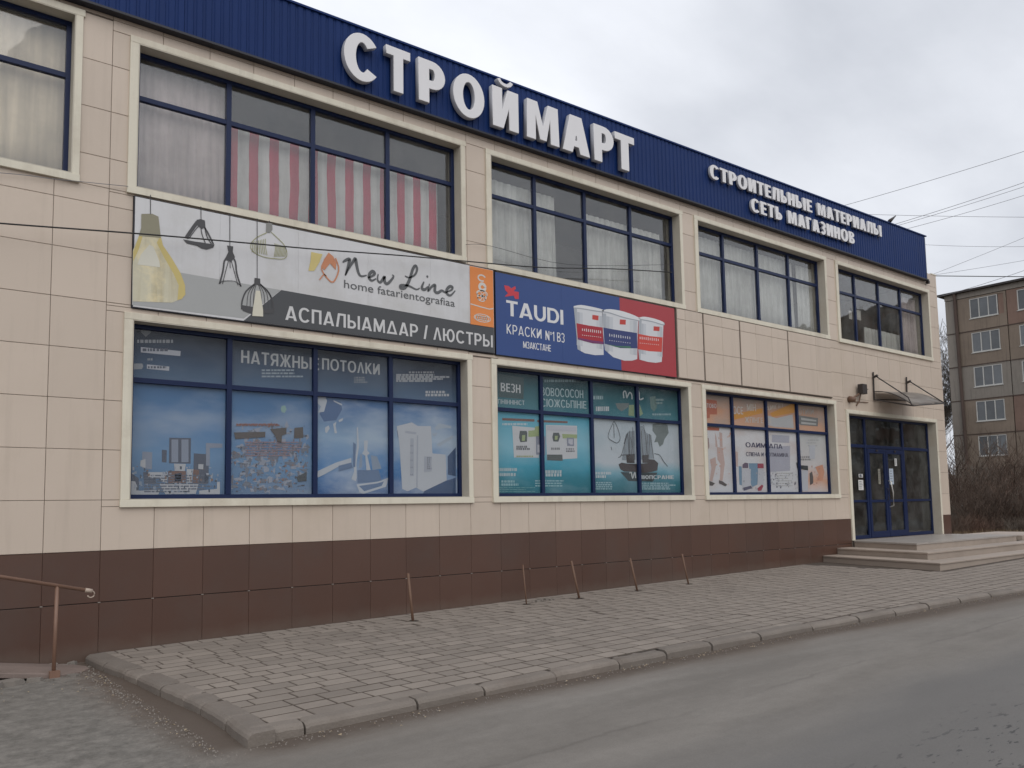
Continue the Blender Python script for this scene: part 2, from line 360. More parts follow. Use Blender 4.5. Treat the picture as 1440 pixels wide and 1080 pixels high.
# ------------------------------------------------------------------ lettering
def arc(cx, cy, rx, ry, a0, a1, n=14, p=1.0):
    o = []
    for i in range(n+1):
        a = R(a0+(a1-a0)*i/n); c, s_ = math.cos(a), math.sin(a)
        o.append((cx+rx*math.copysign(abs(c)**p, c), cy+ry*math.copysign(abs(s_)**p, s_)))
    return o
def stroke_outline(pts, wd):
    P = [Vector(p) for p in pts]; n = len(P); L = []; Q = []
    for i, p in enumerate(P):
        d = (P[min(i+1, n-1)]-P[max(i-1, 0)]).normalized(); nv = Vector((-d.y, d.x))*wd/2
        L.append(tuple(p+nv)); Q.append(tuple(p-nv))
    return L+Q[::-1]
def glyph(ch, v, h, cond=1.0):
    "outline loops of a capital of height 1; v, h = stem and bar weights; returns loops, width"
    q = .9 if cond < .99 else 1.0
    if ch in 'OО': w_ = .86*cond; return [arc(w_/2, .5, w_/2, .53, 0, 360, 32, q)[:-1], arc(w_/2, .5, w_/2-v, .53-h, 0, 360, 32, q)[:-1]], w_
    if ch in 'СC':
        w_ = .80*cond; c = w_*.52
        return [arc(c, .5, c, .53, 38, 322, 28, q)+arc(c, .5, c-v, .53-h, 318, 42, 24, q)], w_*.98
    if ch in 'РP':
        w_ = .64*cond+.04; yb = .34; ro = (1-yb)/2; rx = min(ro, w_*.55)
        return [[(0, 0), (v, 0), (v, yb)]+arc(w_-rx, (1+yb)/2, rx, ro, -90, 90, 12)+[(0, 1)],
                [(v, yb+h)]+arc(w_-rx, (1+yb)/2, max(rx-v, .03), ro-h, -90, 90, 10)+[(v, 1-h)]], w_
    if ch in 'ЬЫ':
        w_ = .60*cond+.04; yt = .60; ro = yt/2; rx = min(ro, w_*.55)
        L = [[(0, 1), (0, 0)]+arc(w_-rx, yt/2, rx, ro, -90, 90, 12)+[(v, yt), (v, 1)],
             [(v, h)]+arc(w_-rx, yt/2, max(rx-v, .03), ro-h, -90, 90, 10)+[(v, yt-h)]]
        if ch == 'Ы':
            g = w_+.10*cond+.03; L.append([(g, 0), (g+v, 0), (g+v, 1), (g, 1)]); w_ = g+v
        return L, w_
    if ch in 'ВB':
        w_ = .64*cond+.03; m_ = .53; r1 = m_/2; r2 = (1-m_)/2
        a = min(r1, w_*.5); b = min(r2, w_*.48)
        return [[(0, 0)]+arc(w_-a, m_/2, a, r1, -90, 78, 10)+arc(w_-.03-b, (1+m_)/2, b, r2, -78, 90, 10)+[(0, 1)],
                [(v, h*.9)]+arc(w_-a, m_/2, max(a-v, .02), max(r1-h*.9, .03), -90, 90, 8)+[(v, m_-h*.9)],
                [(v, m_+h*.35)]+arc(w_-.03-b, (1+m_)/2+h*.1, max(b-v, .02), max(r2-h*.9+.02, .03), -90, 90, 8)+[(v, 1-h*.9)]], w_
    if ch == 'D':
        w_ = .74*cond
        return [[(0, 0)]+arc(w_*.5, .5, w_*.5, .5, -90, 90, 16)+[(0, 1)], [(v, h)]+arc(w_*.5, .5, w_*.5-v, .5-h, -90, 90, 14)+[(v, 1-h)]], w_
    if ch in 'ЗЭ' or ch == '3':
        w_ = .60*cond
        pts = arc(w_*.45, .74, w_*.55-v/2, .29-h/2, 150, -80, 12)+arc(w_*.45, .27, w_*.55-v/2, .30-h/2, 80, -150, 12)
        return [stroke_outline(pts, (v+h)/2*.95)], w_
    if ch in 'ИЙ':
        w_ = .72*cond
        L = [[(0, 0), (v*1.1, 0), (w_-v, .52), (w_-v, 0), (w_, 0), (w_, 1), (w_-v*1.1, 1), (v, .48), (v, 1), (0, 1)]]
        if ch == 'Й': L.append(stroke_outline(arc(w_/2, 1.25, w_*.25, .15, 190, 350, 10), .085))
        return L, w_
    if ch in 'МM':
        w_ = .92*cond; e = .06+v*.12
        return [[(0, 0), (v*.95, 0), (v*.95, .62), (w_/2-e, .04), (w_/2+e, .04), (w_-v*.95, .62), (w_-v*.95, 0), (w_, 0), (w_-.03, 1), (w_-v*1.15, 1), (w_/2, .40), (v*1.15, 1), (.03, 1)]], w_
    if ch in 'АA':
        w_ = .80*cond; a = w_/2-v*.62; s_ = v*1.08; t = .20+h*.0
        xl = lambda y: a*y+s_*(1-y*.0)
        xi = lambda y: s_+a*y
        yk = (w_/2-s_)/a if a > 0 else 1
        y1, y2 = .17, .17+h*.85
        return [[(0, 0), (s_, 0), (xi(y1)-.0, y1), (w_-xi(y1), y1), (w_-s_, 0), (w_, 0), (w_-a, 1), (a, 1)],
                [(xi(y2), y2), (w_-xi(y2), y2), (w_/2+.01, min(yk, .86)), (w_/2-.01, min(yk, .86))]], w_
    if ch in 'ТT':
        w_ = .66*cond; return [[((w_-v)/2, 0), ((w_+v)/2, 0), ((w_+v)/2, 1-h), (w_, 1-h), (w_, 1), (0, 1), (0, 1-h), ((w_-v)/2, 1-h)]], w_
    if ch in 'ЕE':
        w_ = .56*cond+.02; return [[(0, 0), (w_, 0), (w_, h), (v, h), (v, .5-h/2), (w_-.04, .5-h/2), (w_-.04, .5+h/2), (v, .5+h/2), (v, 1-h), (w_-.01, 1-h), (w_-.01, 1), (0, 1)]], w_
    if ch == 'Г':
        w_ = .54*cond; return [[(0, 0), (v, 0), (v, 1-h), (w_, 1-h), (w_, 1), (0, 1)]], w_
    if ch == 'П':
        w_ = .70*cond; return [[(0, 0), (v, 0), (v, 1-h), (w_-v, 1-h), (w_-v, 0), (w_, 0), (w_, 1), (0, 1)]], w_
    if ch in 'НH':
        w_ = .70*cond; return [[(0, 0), (v, 0), (v, .5-h/2), (w_-v, .5-h/2), (w_-v, 0), (w_, 0), (w_, 1), (w_-v, 1), (w_-v, .5+h/2), (v, .5+h/2), (v, 1), (0, 1)]], w_
    if ch == 'N':
        w_ = .72*cond; return [[(0, 0), (v, 0), (v, .52), (w_-v*1.1, 0), (w_, 0), (w_, 1), (w_-v, 1), (w_-v, .48), (v*1.1, 1), (0, 1)]], w_
    if ch == 'Л':
        w_ = .74*cond; return [[(0, 0), (v, 0), (w_*.20+v*.85, 1-h), (w_-v, 1-h), (w_-v, 0), (w_, 0), (w_, 1), (w_*.20, 1)]], w_
    if ch == 'Λ':
        w_ = .72*cond; return [[(0, 0), (v, 0), (w_/2, .80), (w_-v, 0), (w_, 0), (w_/2+v*.5, 1), (w_/2-v*.5, 1)]], w_
    if ch == 'Д':
        w_ = .86*cond
        return [[(0, 0), (w_, 0), (w_/2+v*.5, 1), (w_/2-v*.5, 1)], [(v*1.25, h), (w_-v*1.25, h), (w_/2, .80)]], w_
    if ch in 'КK':
        w_ = .70*cond; return [[(0, 0), (v, 0), (v, .36), (v*1.25, .42), (w_-v*1.2, 0), (w_, 0), (v*1.3+.12, .56), (w_-.02, 1), (w_-v*1.2, 1), (v, .58), (v, 1), (0, 1)]], w_
    if ch == 'Я':
        w_ = .66*cond+.03; yb = .36; ro = (1-yb)/2; rx = min(ro, w_*.5)
        return [[(w_, 0), (w_-v, 0), (w_-v, yb), (w_*.52, yb), (v*1.15, 0), (0, 0), (w_*.26, yb+.03)]+[(x, y) for x, y in arc(rx, (1+yb)/2, rx, ro, 250, 90, 12)]+[(w_, 1)],
                [(w_-v, yb+h)]+arc(rx, (1+yb)/2, rx-v, ro-h, 270, 90, 10)+[(w_-v, 1-h)]], w_
    if ch == 'Ж':
        w_ = 1.02*cond; c = w_/2; s_ = v
        return [[(0, 1), (s_*1.15, 1), (c-s_/2, .58), (c-s_/2, 1), (c+s_/2, 1), (c+s_/2, .58), (w_-s_*1.15, 1), (w_, 1), (c+s_*1.15, .52), (w_, 0), (w_-s_*1.2, 0), (c+s_/2, .45), (c+s_/2, 0), (c-s_/2, 0), (c-s_/2, .45), (s_*1.2, 0), (0, 0), (c-s_*1.15, .52)]], w_
    if ch == 'Ю':
        w_ = 1.06*cond; ox = .26*cond+v*.4; rx = (w_-ox)/2; cx = ox+rx
        return [[(0, 0), (0, 1), (v, 1), (v, .5+h/2)]+arc(cx, .5, rx, .53, 172, -172, 28)+[(v, .5-h/2), (v, 0)], arc(cx, .5, rx-v, .53-h, 0, 360, 26)[:-1]], w_
    if ch == 'U':
        w_ = .72*cond; a = w_/2
        return [[(0, 1), (0, a)]+arc(a, a, a, a+.03, 180, 360, 14)+[(w_, 1), (w_-v, 1), (w_-v, a)]+arc(a, a, a-v, a-h+.03, 360, 180, 12)+[(v, 1)]], w_
    if ch in 'IІ': return [[(0, 0), (v, 0), (v, 1), (0, 1)]], v
    if ch == '1': return [[(.14, 0), (.14+v, 0), (.14+v, 1), (.14, 1), (0, .86), (0, .74), (.14, .80)]], .14+v
    if ch == 'o': return [arc(.14, .78, .14, .17, 0, 360, 16)[:-1], arc(.14, .78, .07, .10, 0, 360, 14)[:-1]], .28
    if ch == '/': return [[(0, -.05), (v, -.05), (.36, 1.05), (.36-v, 1.05)]], .36
    if ch == ':': return [[(0, .0), (v, 0), (v, .2), (0, .2)], [(0, .4), (v, .4), (v, .6), (0, .6)], [(0, .8), (v, .8), (v, 1), (0, 1)]], v
    return [], .34
def curve_mesh(name, loops, depth, mats, bev=0.0):
    cu = bpy.data.curves.new(name, 'CURVE'); cu.dimensions = '2D'; cu.fill_mode = 'BOTH' if depth else 'FRONT'
    for lp in loops:
        sp_ = cu.splines.new('POLY'); sp_.points.add(len(lp)-1); sp_.use_cyclic_u = True
        for i, (x, y) in enumerate(lp): sp_.points[i].co = (x, y, 0, 1)
    cu.extrude = depth/2; cu.bevel_depth = bev; cu.bevel_resolution = 1
    if bev: cu.offset = -bev
    o = bpy.data.objects.new('tmp', cu); C.objects.link(o); bpy.context.view_layer.update()
    me = bpy.data.meshes.new_from_object(o.evaluated_get(bpy.context.evaluated_depsgraph_get()))
    bpy.data.objects.remove(o); bpy.data.curves.remove(cu)
    me.name = name; me.materials.clear()
    for m in mats: me.materials.append(m)
    if len(mats) > 1:
        for p in me.polygons: p.material_index = 0 if abs(p.normal.z) > .9 else 1
    else:
        for p in me.polygons: p.material_index = 0
    return me
def layout(txt, v, h, cond, gap, space=.34):
    x = 0; out = []
    for ch in txt:
        if ch == ' ': x += space; continue
        L, w_ = glyph(ch, v, h, cond); out.append((ch, x, L, w_)); x += w_+gap
    return out, x-gap
def print_text(txt, x0, x1, z0, H, Y, mat, parent, v=.15, h=.14, cond=.9, gap=.12, name='lettering', rise=0.0):
    "one flat printed line of capitals, stretched between x0 and x1"
    lay, tw = layout(txt, v, h, cond, gap)
    sx = (x1-x0)/tw; loops = []
    for ch, x, L, w_ in lay:
        for lp in L: loops.append([((x+px)*sx, py*H+rise*((x+px)/tw)) for px, py in lp])
    me = curve_mesh(name, loops, 0, [mat])
    o = bpy.data.objects.new(name, me); C.objects.link(o); o.parent = parent
    o.location = (x0, Y, z0); o.rotation_euler = (R(90), 0, 0)
    return o
def poly_print(name, polys, Y, mat, parent, split=False):
    if split:
        for i, p in enumerate(polys): poly_print(name, [p], Y, mat, parent)
        return
    mb = MB()
    for i, p in enumerate(polys): mb.quad(*[(x, Y-(.0004 if len(polys) < 4 else .0012/len(polys))*i, z) for x, z in p])
    return mb.build(name, mat, parent)

# ------------------------------------------------------------------ ground
def lerp(t, a, b): return a+(b-a)*max(0, min(1, t))
def gz(x): return -1.19+.0135*max(-8, min(24, x))
def rz(x): return gz(x)-lerp((x-8)/10, .088, .03)
def sheet(name, xs, ys, zf, mat, kind='structure', jitter=0):
    mb = MB(); nx = len(xs)
    mb.v = [(x, y, zf(x, y)) for y in ys for x in xs]
    for j in range(len(ys)-1):
        for i in range(nx-1):
            a = j*nx+i; mb.f.append((a, a+1, a+1+nx, a+nx))
    return tag(mb.build(name, mat, smooth=True), kind=kind)
def frange(a, b, n): return [a+(b-a)*i/n for i in range(n+1)]
sheet('ground', [-1500, -300, -60]+frange(-8, 24, 16)+[40, 80, 300, 1500], [-1500, -300, -60, -30, -12, -5, 0, 12, 30, 60, 300, 1500],
      lambda x, y: rz(x)-.03, MT['soil'])
sheet('road', [-300, -60, -20]+frange(-8, 24, 64)+[30, 40, 60, 100, 300], frange(-14, 0.2, 28),
      lambda x, y: rz(x)+.012*math.sin(x*1.3+y)*math.sin(y*1.7), MT['asphalt'])
sheet('side_road', [24, 26, 30, 40, 60, 100, 300], frange(-14, -3.4, 12), lambda x, y: rz(x)+.016, MT['asphalt'])

KY = [(.64, -4.63), (2.1, -4.64), (4.8, -4.65), (6.6, -4.76), (8.4, -4.86), (11.1, -5.05), (13.1, -5.28), (19, -5.9), (30, -6.9)]
def lx(y): return .45+.25*min(1, max(0, -y/3.2))
def ky(x):
    for (a, b), (c, d) in zip(KY, KY[1:]):
        if x <= c: return b+(d-b)*(x-a)/(c-a)
    return KY[-1][1]
# sidewalk
walk = thing('sidewalk', None, None); walk['kind'] = 'structure'
mb = MB(); ts = frange(0, 1, 10); xs_ = frange(0, 1, 60)
for q in xs_:
    for t in ts:
        y = t*(ky(.7+25*q)+.10); x = (lx(y)+.14)*(1-q)+26*q
        mb.v.append((x, y, gz(x)-.0022))
for i in range(60):
    for k in range(10): m_ = i*11+k; mb.f.append((m_, m_+1, m_+12, m_+11))
mb.build('paver_bed', MT['bed'], walk)
pm = []
for q in range(4):
    b_ = MB(); e = .010; r_ = random.Random(q)
    j = [r_.uniform(-.006, .006) for _ in range(8)]
    lo = [(-.5, -.5), (.5, -.5), (.5, .5), (-.5, .5)]
    v0 = [(x+j[i]*1, y, -.05) for i, (x, y) in enumerate(lo)]
    v1 = [(x+j[i]*1, y, -.005) for i, (x, y) in enumerate(lo)]
    v2 = [(x*(1-.02), y*(1-.03), 0) for i, (x, y) in enumerate(lo)]
    b_.v = v0+v1+v2
    for k in (0, 4):
        for i in range(4): b_.f.append((k+i, k+(i+1) % 4, k+4+(i+1) % 4, k+4+i))
    b_.f.append((8, 9, 10, 11))
    pm.append(b_.mesh('paver', MT['paver']))
pav = []; row = 0; y = -.12; RW = .225
while y > -6.4:
    x = .50+random.uniform(0, .25)*(row % 2)+(-.1)
    x = lx(y)+.165
    first = True
    while x < 25:
        L = random.choice((.22, .30, .34, .38)) if not first else random.choice((.15, .25, .38)); first = False
        cx = x+L/2; cy = y-.0
        lo_ = max(cy-RW/2, ky(cx)+.118); hi_ = cy+RW/2
        if hi_-lo_ > .07 and not (cx > 15.2 and cy > -3.05):
            pav.append((cx, (lo_+hi_)/2, L-.018, hi_-lo_-.032, random.uniform(-.0004, .0022), random.uniform(-.012, .012)))
        x += L
    y -= RW; row += 1
pav.sort(key=lambda p: (p[0]-EYE.x)**2+(p[1]-EYE.y)**2)
for k, (cx, cy, L, Wd, dz, rot) in enumerate(pav[:295]):
    o = bpy.data.objects.new('paver', pm[k % 4]); C.objects.link(o); o.parent = walk
    o.location = (cx, cy, gz(cx)+dz); o.scale = (L, Wd, 1)
    o.rotation_euler = (random.uniform(-.004, .004), -.0135+random.uniform(-.002, .002), rot)
mb = MB()
for k, (cx, cy, L, Wd, dz, rot) in enumerate(pav[295:]):
    src = pm[k % 4]; base = len(mb.v); c_, s_ = math.cos(rot), math.sin(rot)
    for v in src.vertices:
        X, Y_ = v.co.x*L, v.co.y*Wd
        mb.v.append((cx+X*c_-Y_*s_, cy+X*s_+Y_*c_, gz(cx)+dz+v.co.z))
    for p in src.polygons: mb.f.append(tuple(base+i for i in p.vertices))
tag(mb.build('paver', MT['paver'], walk), kind='stuff')

# kerb stones
kerb = thing('kerb', None, None); kerb['kind'] = 'structure'
def kerb_stone(p, q, top, h0, wd=.16, rough=1.0):
    "p, q: outer-edge end points (x,y), inner side to the left of p->q"
    d = Vector((q[0]-p[0], q[1]-p[1])); L = d.length; d.normalize(); nn_ = Vector((-d.y, d.x))
    prof = [(0, -.3), (.004, -h0*.45), (.018, -.020), (.048, -.002), (wd, .002), (wd, -.3)]
    mb = MB(); ns = 6; dz0 = random.uniform(-.012, .010)
    for i in range(ns+1):
        t = .009+(L-.018)*i/ns if 0 < i < ns else (.009 if i == 0 else L-.009)
        if i == 1: t = .05
        if i == ns-1: t = L-.05
        jz = random.uniform(-.004, .003); jo = random.uniform(-.006, .004)
        if i in (0, ns): jz -= random.uniform(.002, .010); jo += .005
        for o_, z in prof:
            pt = Vector(p)+d*t+nn_*(o_+(jo if o_ < .1 else 0))
            zz_ = z+((jz+dz0) if -.2 < z else 0)
            mb.v.append((pt.x, pt.y, top((pt.x))+zz_))
    n_ = len(prof)
    for i in range(ns):
        for k in range(n_-1): mb.f.append((i*n_+k, (i+1)*n_+k, (i+1)*n_+k+1, i*n_+k+1))
    mb.f.append(tuple(range(n_))); mb.f.append(tuple(ns*n_+k for k in reversed(range(n_))))
    return mb.build('kerb_stone', MT['kerb'], kerb)
x = .66
while x < 26:
    L = random.choice((.85, 1.0, 1.0, .7))
    if x < .7: L = .42
    kerb_stone((x, ky(x)-.03+random.uniform(-.012, .012)), (x+L, ky(x+L)-.03), lambda X: gz(X)+.006, .09)
    x += L
pts = [(.45, -.06), (.48, -.80), (.55, -1.40), (.58, -1.80), (.62, -2.45), (.66, -3.05), (.68, -3.45), (.66, -4.10), (.62, -4.68)]
for a, b in zip(pts, pts[1:]):
    kerb_stone(a, b, lambda X: gz(.4)+.004, .09, .21)

# ------------------------------------------------------------------ shop building
shop = thing('shop_building', 'two-storey beige tiled shop with brown plinth, blue parapet and blue-framed windows', 'building')
XL, XR = -6.0, 22.88
OPEN = []        # (x0,x1,z0,z1) rough openings inside the trims
UP = [(-4.86, .18, 4.50, 6.50), (.90, 5.88, 4.50, 6.38), (6.49, 11.36, 4.48, 6.38), (11.93, 16.80, 4.48, 6.38), (17.41, 22.25, 4.47, 6.38)]
DN = [(.90, 5.96, .60, 2.82), (6.54, 11.44, .60, 2.80), (11.98, 16.92, .60, 2.80)]
ENT = (17.56, 22.24, -.53, 2.62)
OPEN = UP+DN+[ENT]
def solid_runs(z0, z1, x0, x1, openings):
    zs = sorted({z0, z1}|{z for o in openings for z in (o[2], o[3]) if z0 < z < z1}); out = []
    for a, b in zip(zs, zs[1:]):
        m_ = (a+b)/2; cuts = sorted([(o[0], o[1]) for o in openings if o[2] < m_ < o[3]]); x = x0
        for c, d in cuts:
            if d <= x0 or c >= x1: continue
            if c > x: out.append((x, min(c, x1), a, b))
            x = max(x, d)
        if x < x1: out.append((x, x1, a, b))
    return out
mb = MB()
for a, b, c, d in solid_runs(-1.6, 6.97, XL, XR, OPEN): mb.box(a, b, .016, .32, c, d)
mb.build('wall', MT['backing'], shop)
MB().box(XL, ENT[0]-.11, .0125, .0155, -1.58, -.001).build('plinth_backing', pmat('plinth_backing', (.022, .015, .012), .8), shop)
mb = MB(); mb.box(XR-.3, XR-.005, .33, 13, -1.6, 6.96); mb.box(XL, XL+.3, .33, 13, -1.6, 6.96); mb.box(XL, XR, 13, 13.3, -1.6, 6.96)
mb.build('side_wall', MT['tile'], shop)
MB().box(XL, XR-.31, .33, 12.99, 6.7, 6.92).build('roof_slab', MT['roof'], shop)
# rooms behind the glass
mb = MB(); mb.box(XL+.31, XR-.31, .33, 12.9, 3.6, 3.8)
mb.build('floor_slab', MT['inner'], shop)
MB().box(XL+.31, XR-.31, 3.6, 3.7, 3.81, 6.69).build('inner_wall', MT['inner'], shop)
mb = MB(); mb.box(17.2, 17.3, .33, 6, -.55, 3.59); mb.box(17.3, XR-.31, 5.0, 5.1, -.55, 3.59); mb.box(17.3, XR-.31, .33, 5.0, -.75, -.55)
mb.build('hall_wall', MT['innerdark'], shop)
mb = MB(); mb.box(19.2, 20.4, 4.2, 4.9, -.55, 1.3); mb.box(20.9, 22.2, 3.4, 4.0, -.55, .6); mb.box(17.8, 18.6, 3.5, 4.3, -.55, 1.7)
mb.build('shelf', MT['inner'], shop)
# cladding tiles
TS = .6; G_ = .0027; TH = .014
full = {}
def tile(x0, x1, z0, z1, y0=0.0, mat='tile', name='tile'):
    if x1-x0 < .03 or z1-z0 < .03: return
    key = (round(x1-x0, 3), round(z1-z0, 3), mat)
    if key not in full:
        w_, h_ = x1-x0-(2*G_ if mat == 'tile' else .0024), z1-z0-2*G_; mb = MB(); e = .003
        f = [(-w_/2+e, 0, -h_/2+e), (w_/2-e, 0, -h_/2+e), (w_/2-e, 0, h_/2-e), (-w_/2+e, 0, h_/2-e)]
        g = [(-w_/2, e, -h_/2), (w_/2, e, -h_/2), (w_/2, e, h_/2), (-w_/2, e, h_/2)]
        b_ = [(x_, TH, z_) for x_, _, z_ in g]
        mb.v = f+g+b_; mb.f = [(0, 1, 2, 3)]
        for k in (0, 4):
            for i in range(4): mb.f.append((k+4+i, k+4+(i+1) % 4, k+(i+1) % 4, k+i))
        full[key] = mb.mesh(name, MT[mat])
    o = bpy.data.objects.new(name, full[key]); C.objects.link(o); o.parent = shop
    o.location = ((x0+x1)/2, y0, (z0+z1)/2)
    o.rotation_euler = (random.gauss(0, .0016), 0, random.gauss(0, .0016))
TR = .10
big = [(o[0]-TR+.02, o[1]+TR-.02, o[2]-TR+.02, o[3]+TR-.02) for o in OPEN]
BAN1 = (.88, 6.50, 2.965, 4.385); BAN2 = (6.53, 11.08, 2.95, 4.365)
FAS = [(11.14, 11.965), (11.985, 13.21), (13.23, 15.03), (15.05, 16.86)]
block = big+[BAN1, BAN2, (11.10, 16.88, 2.93, 4.40)]
zrows = frange(0, 6.6, 11)+[6.97]
ntile = 0
for i in range(-8, 39):
    x0, x1 = i*TS, min((i+1)*TS, XR)
    if x0 >= XR: continue
    for z0, z1 in zip(zrows, zrows[1:]):
        if z0 > 6.5 and i < 37: z1 = 6.76
        for a, b, c, d in solid_runs(z0, z1, x0, x1, [q for q in block if q[0] < x1 and q[1] > x0]):
            tile(a, b, c, d); ntile += 1
# plinth
pz = [-.6, 0]
for i in range(-8, 39):
    x0, x1 = i*TS, min((i+1)*TS, XR)
    if x0 >= XR: continue
    if x1 > ENT[0]-.1 and x0 < ENT[1]+.1:
        if x0 < ENT[0]-.1: x1 = ENT[0]-.1
        elif x1 > ENT[1]+.1: x0 = max(x0, ENT[1]+.1)
        else: continue
    tile(x0, x1, -.6, 0, .002, 'plinth', 'plinth_tile')
    tile(x0, x1, -1.2-.15, -.604, .002, 'plinth', 'plinth_tile')
mb = MB()
for i in range(-7, 29): mb.box(i*TS-.014, i*TS+.014, -.003, .001, -.606, -.597)
tag(mb.build('tile_clip', MT['bracket'], shop))
# blank fascia panels right of the banners
for a, b in FAS:
    MB().box(a, b, -.028, .012, 2.95, 4.385).build('fascia_frame', MT['backing'], shop)
    xs = [a+.012]+[q for q in (11.4, 12.6, 13.8, 14.4, 16.2) if a+.2 < q < b-.2]+[b-.012]
    for c, d in zip(xs, xs[1:]):
        for z0, z1 in ((2.962, 3.56), (3.56, 4.16), (4.16, 4.375)): tile(c, d, z0, z1, -.044)
# windows
def window(op, mull, tz, label_skip=None, up=True, glassm='glass', fy=.16):
    x0, x1, z0, z1 = op
    wn = bpy.data.objects.new('window', None); C.objects.link(wn); wn.parent = shop
    # trims with mitred look: side pieces between the horizontal ones
    ty = -.032
    for nm, (a, b, c, d) in (('trim', (x0-TR, x1+TR, z1, z1+TR-.015)), ('trim', (x0-TR, x0, z0+.001, z1-.001)), ('trim', (x1, x1+TR-.02, z0+.001, z1-.001)), ('sill', (x0-TR-.005, x1+TR-.015, z0-TR+.01, z0))):
        MB().box(a, b, ty-(.012 if nm == 'sill' else 0), .010, c, d).build(nm, MT['trim'], wn, bevel=.004)
    mb = MB(); t = .012
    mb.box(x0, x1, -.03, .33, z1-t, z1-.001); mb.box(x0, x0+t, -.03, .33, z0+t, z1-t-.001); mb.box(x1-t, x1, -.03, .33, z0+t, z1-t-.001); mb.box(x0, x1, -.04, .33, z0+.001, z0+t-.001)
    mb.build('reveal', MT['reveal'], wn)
    a, b, c, d = x0+t, x1-t, z0+t, z1-t; fw_ = .055
    mb = MB()
    mb.box(a, b, fy, fy+.07, c, c+fw_); mb.box(a, b, fy, fy+.07, d-fw_, d)
    mb.box(a, a+fw_, fy, fy+.07, c+fw_, d-fw_); mb.box(b-fw_, b, fy, fy+.07, c+fw_, d-fw_)
    mb.build('frame', MT['frame'], wn, bevel=.003)
    for m_ in mull: MB().box(m_-.034, m_+.034, fy-.004, fy+.066, c+fw_, d-fw_).build('mullion', MT['frame'], wn, bevel=.003)
    xs = [a+fw_]+list(mull)+[b-fw_]
    for p, q in zip(xs, xs[1:]):
        l = p+(.034 if p in mull else 0); r = q-(.034 if q in mull else 0)
        MB().box(l, r, fy-.001, fy+.063, tz-.032, tz+.032).build('transom', MT['frame'], wn, bevel=.003)
        for u, v in ((c+fw_, tz-.032), (tz+.032, d-fw_)):
            MB().box(l, r, fy+.030, fy+.036, u, v).build('pane', MT[glassm], wn)
    return wn
def even(x0, x1): return [x0+(x1-x0)*k/4 for k in (1, 2, 3)]
MU = {1: [2.12, 3.36, 4.61], 2: [7.61, 8.84, 10.08], 3: [13.02, 14.28, 15.52], 4: [18.53, 19.76, 20.97]}
window(UP[0], [-3.66, -2.42, -1.17], 5.79)
for k in (1, 2, 3, 4): window(UP[k], MU[k], 5.76)
MU_L = [[2.17, 3.41, 4.65], [7.68, 8.90, 10.14], [13.13, 14.38, 15.62]]
window(DN[0], [2.17, 3.41, 4.65], 2.10, up=False, glassm='glassposter')
window(DN[1], [7.68, 8.90, 10.14], 2.08, up=False, glassm='glassposter')
window(DN[2], [13.13, 14.38, 15.62], 2.09, up=False, glassm='glassposter')
# entrance
en = bpy.data.objects.new('entrance', None); C.objects.link(en); en.parent = shop
x0, x1, z0, z1 = ENT; ty = -.032
MB().box(x0-.10, x1+.085, ty, .010, z1, z1+.085).build('trim', MT['trim'], en, bevel=.004)
MB().box(x0-.10, x0, ty, .010, z0, z1-.001).build('trim', MT['trim'], en, bevel=.004)
MB().box(x1, x1+.085, ty, .010, z0, z1-.001).build('trim', MT['trim'], en, bevel=.004)
mb = MB(); t = .012
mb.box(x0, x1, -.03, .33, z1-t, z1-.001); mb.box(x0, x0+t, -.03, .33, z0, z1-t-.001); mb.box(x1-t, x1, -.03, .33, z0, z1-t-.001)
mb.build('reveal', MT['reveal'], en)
fy = .20; a, b, c, d = x0+t, x1-t, z0+.004, z1-t
mb = MB(); mb.box(a, b, fy, fy+.08, d-.06, d); mb.box(a, a+.06, fy, fy+.08, c, d-.06); mb.box(b-.06, b, fy, fy+.08, c, d-.06)
mb.box(a+.06, 18.68, fy, fy+.08, c, c+.09); mb.box(20.76, b-.06, fy, fy+.08, c, c+.09)
mb.build('frame', MT['frame'], en, bevel=.003)
for m_ in (18.72, 20.72): MB().box(m_-.045, m_+.045, fy-.004, fy+.078, c, d-.06).build('mullion', MT['frame'], en, bevel=.003)
for p, q in ((a+.06, 18.675), (18.765, 20.675), (20.765, b-.06)): MB().box(p, q, fy+.002, fy+.07, 1.80, 1.88).build('transom', MT['frame'], en, bevel=.003)
for p, q in ((a+.06, 18.675), (20.765, b-.06)): MB().box(p, q, fy+.002, fy+.07, .40, .46).build('transom', MT['frame'], en, bevel=.003)
for p, q, u, v in ((a+.06, 18.675, 1.88, d-.06), (18.765, 20.675, 1.88, d-.06), (20.765, b-.06, 1.88, d-.06), (a+.06, 18.675, .46, 1.8), (a+.06, 18.675, c+.09, .40), (20.765, b-.06, .46, 1.8), (20.765, b-.06, c+.09, .40)):
    MB().box(p, q, fy+.03, fy+.036, u, v).build('pane', MT['glassdark'], en)
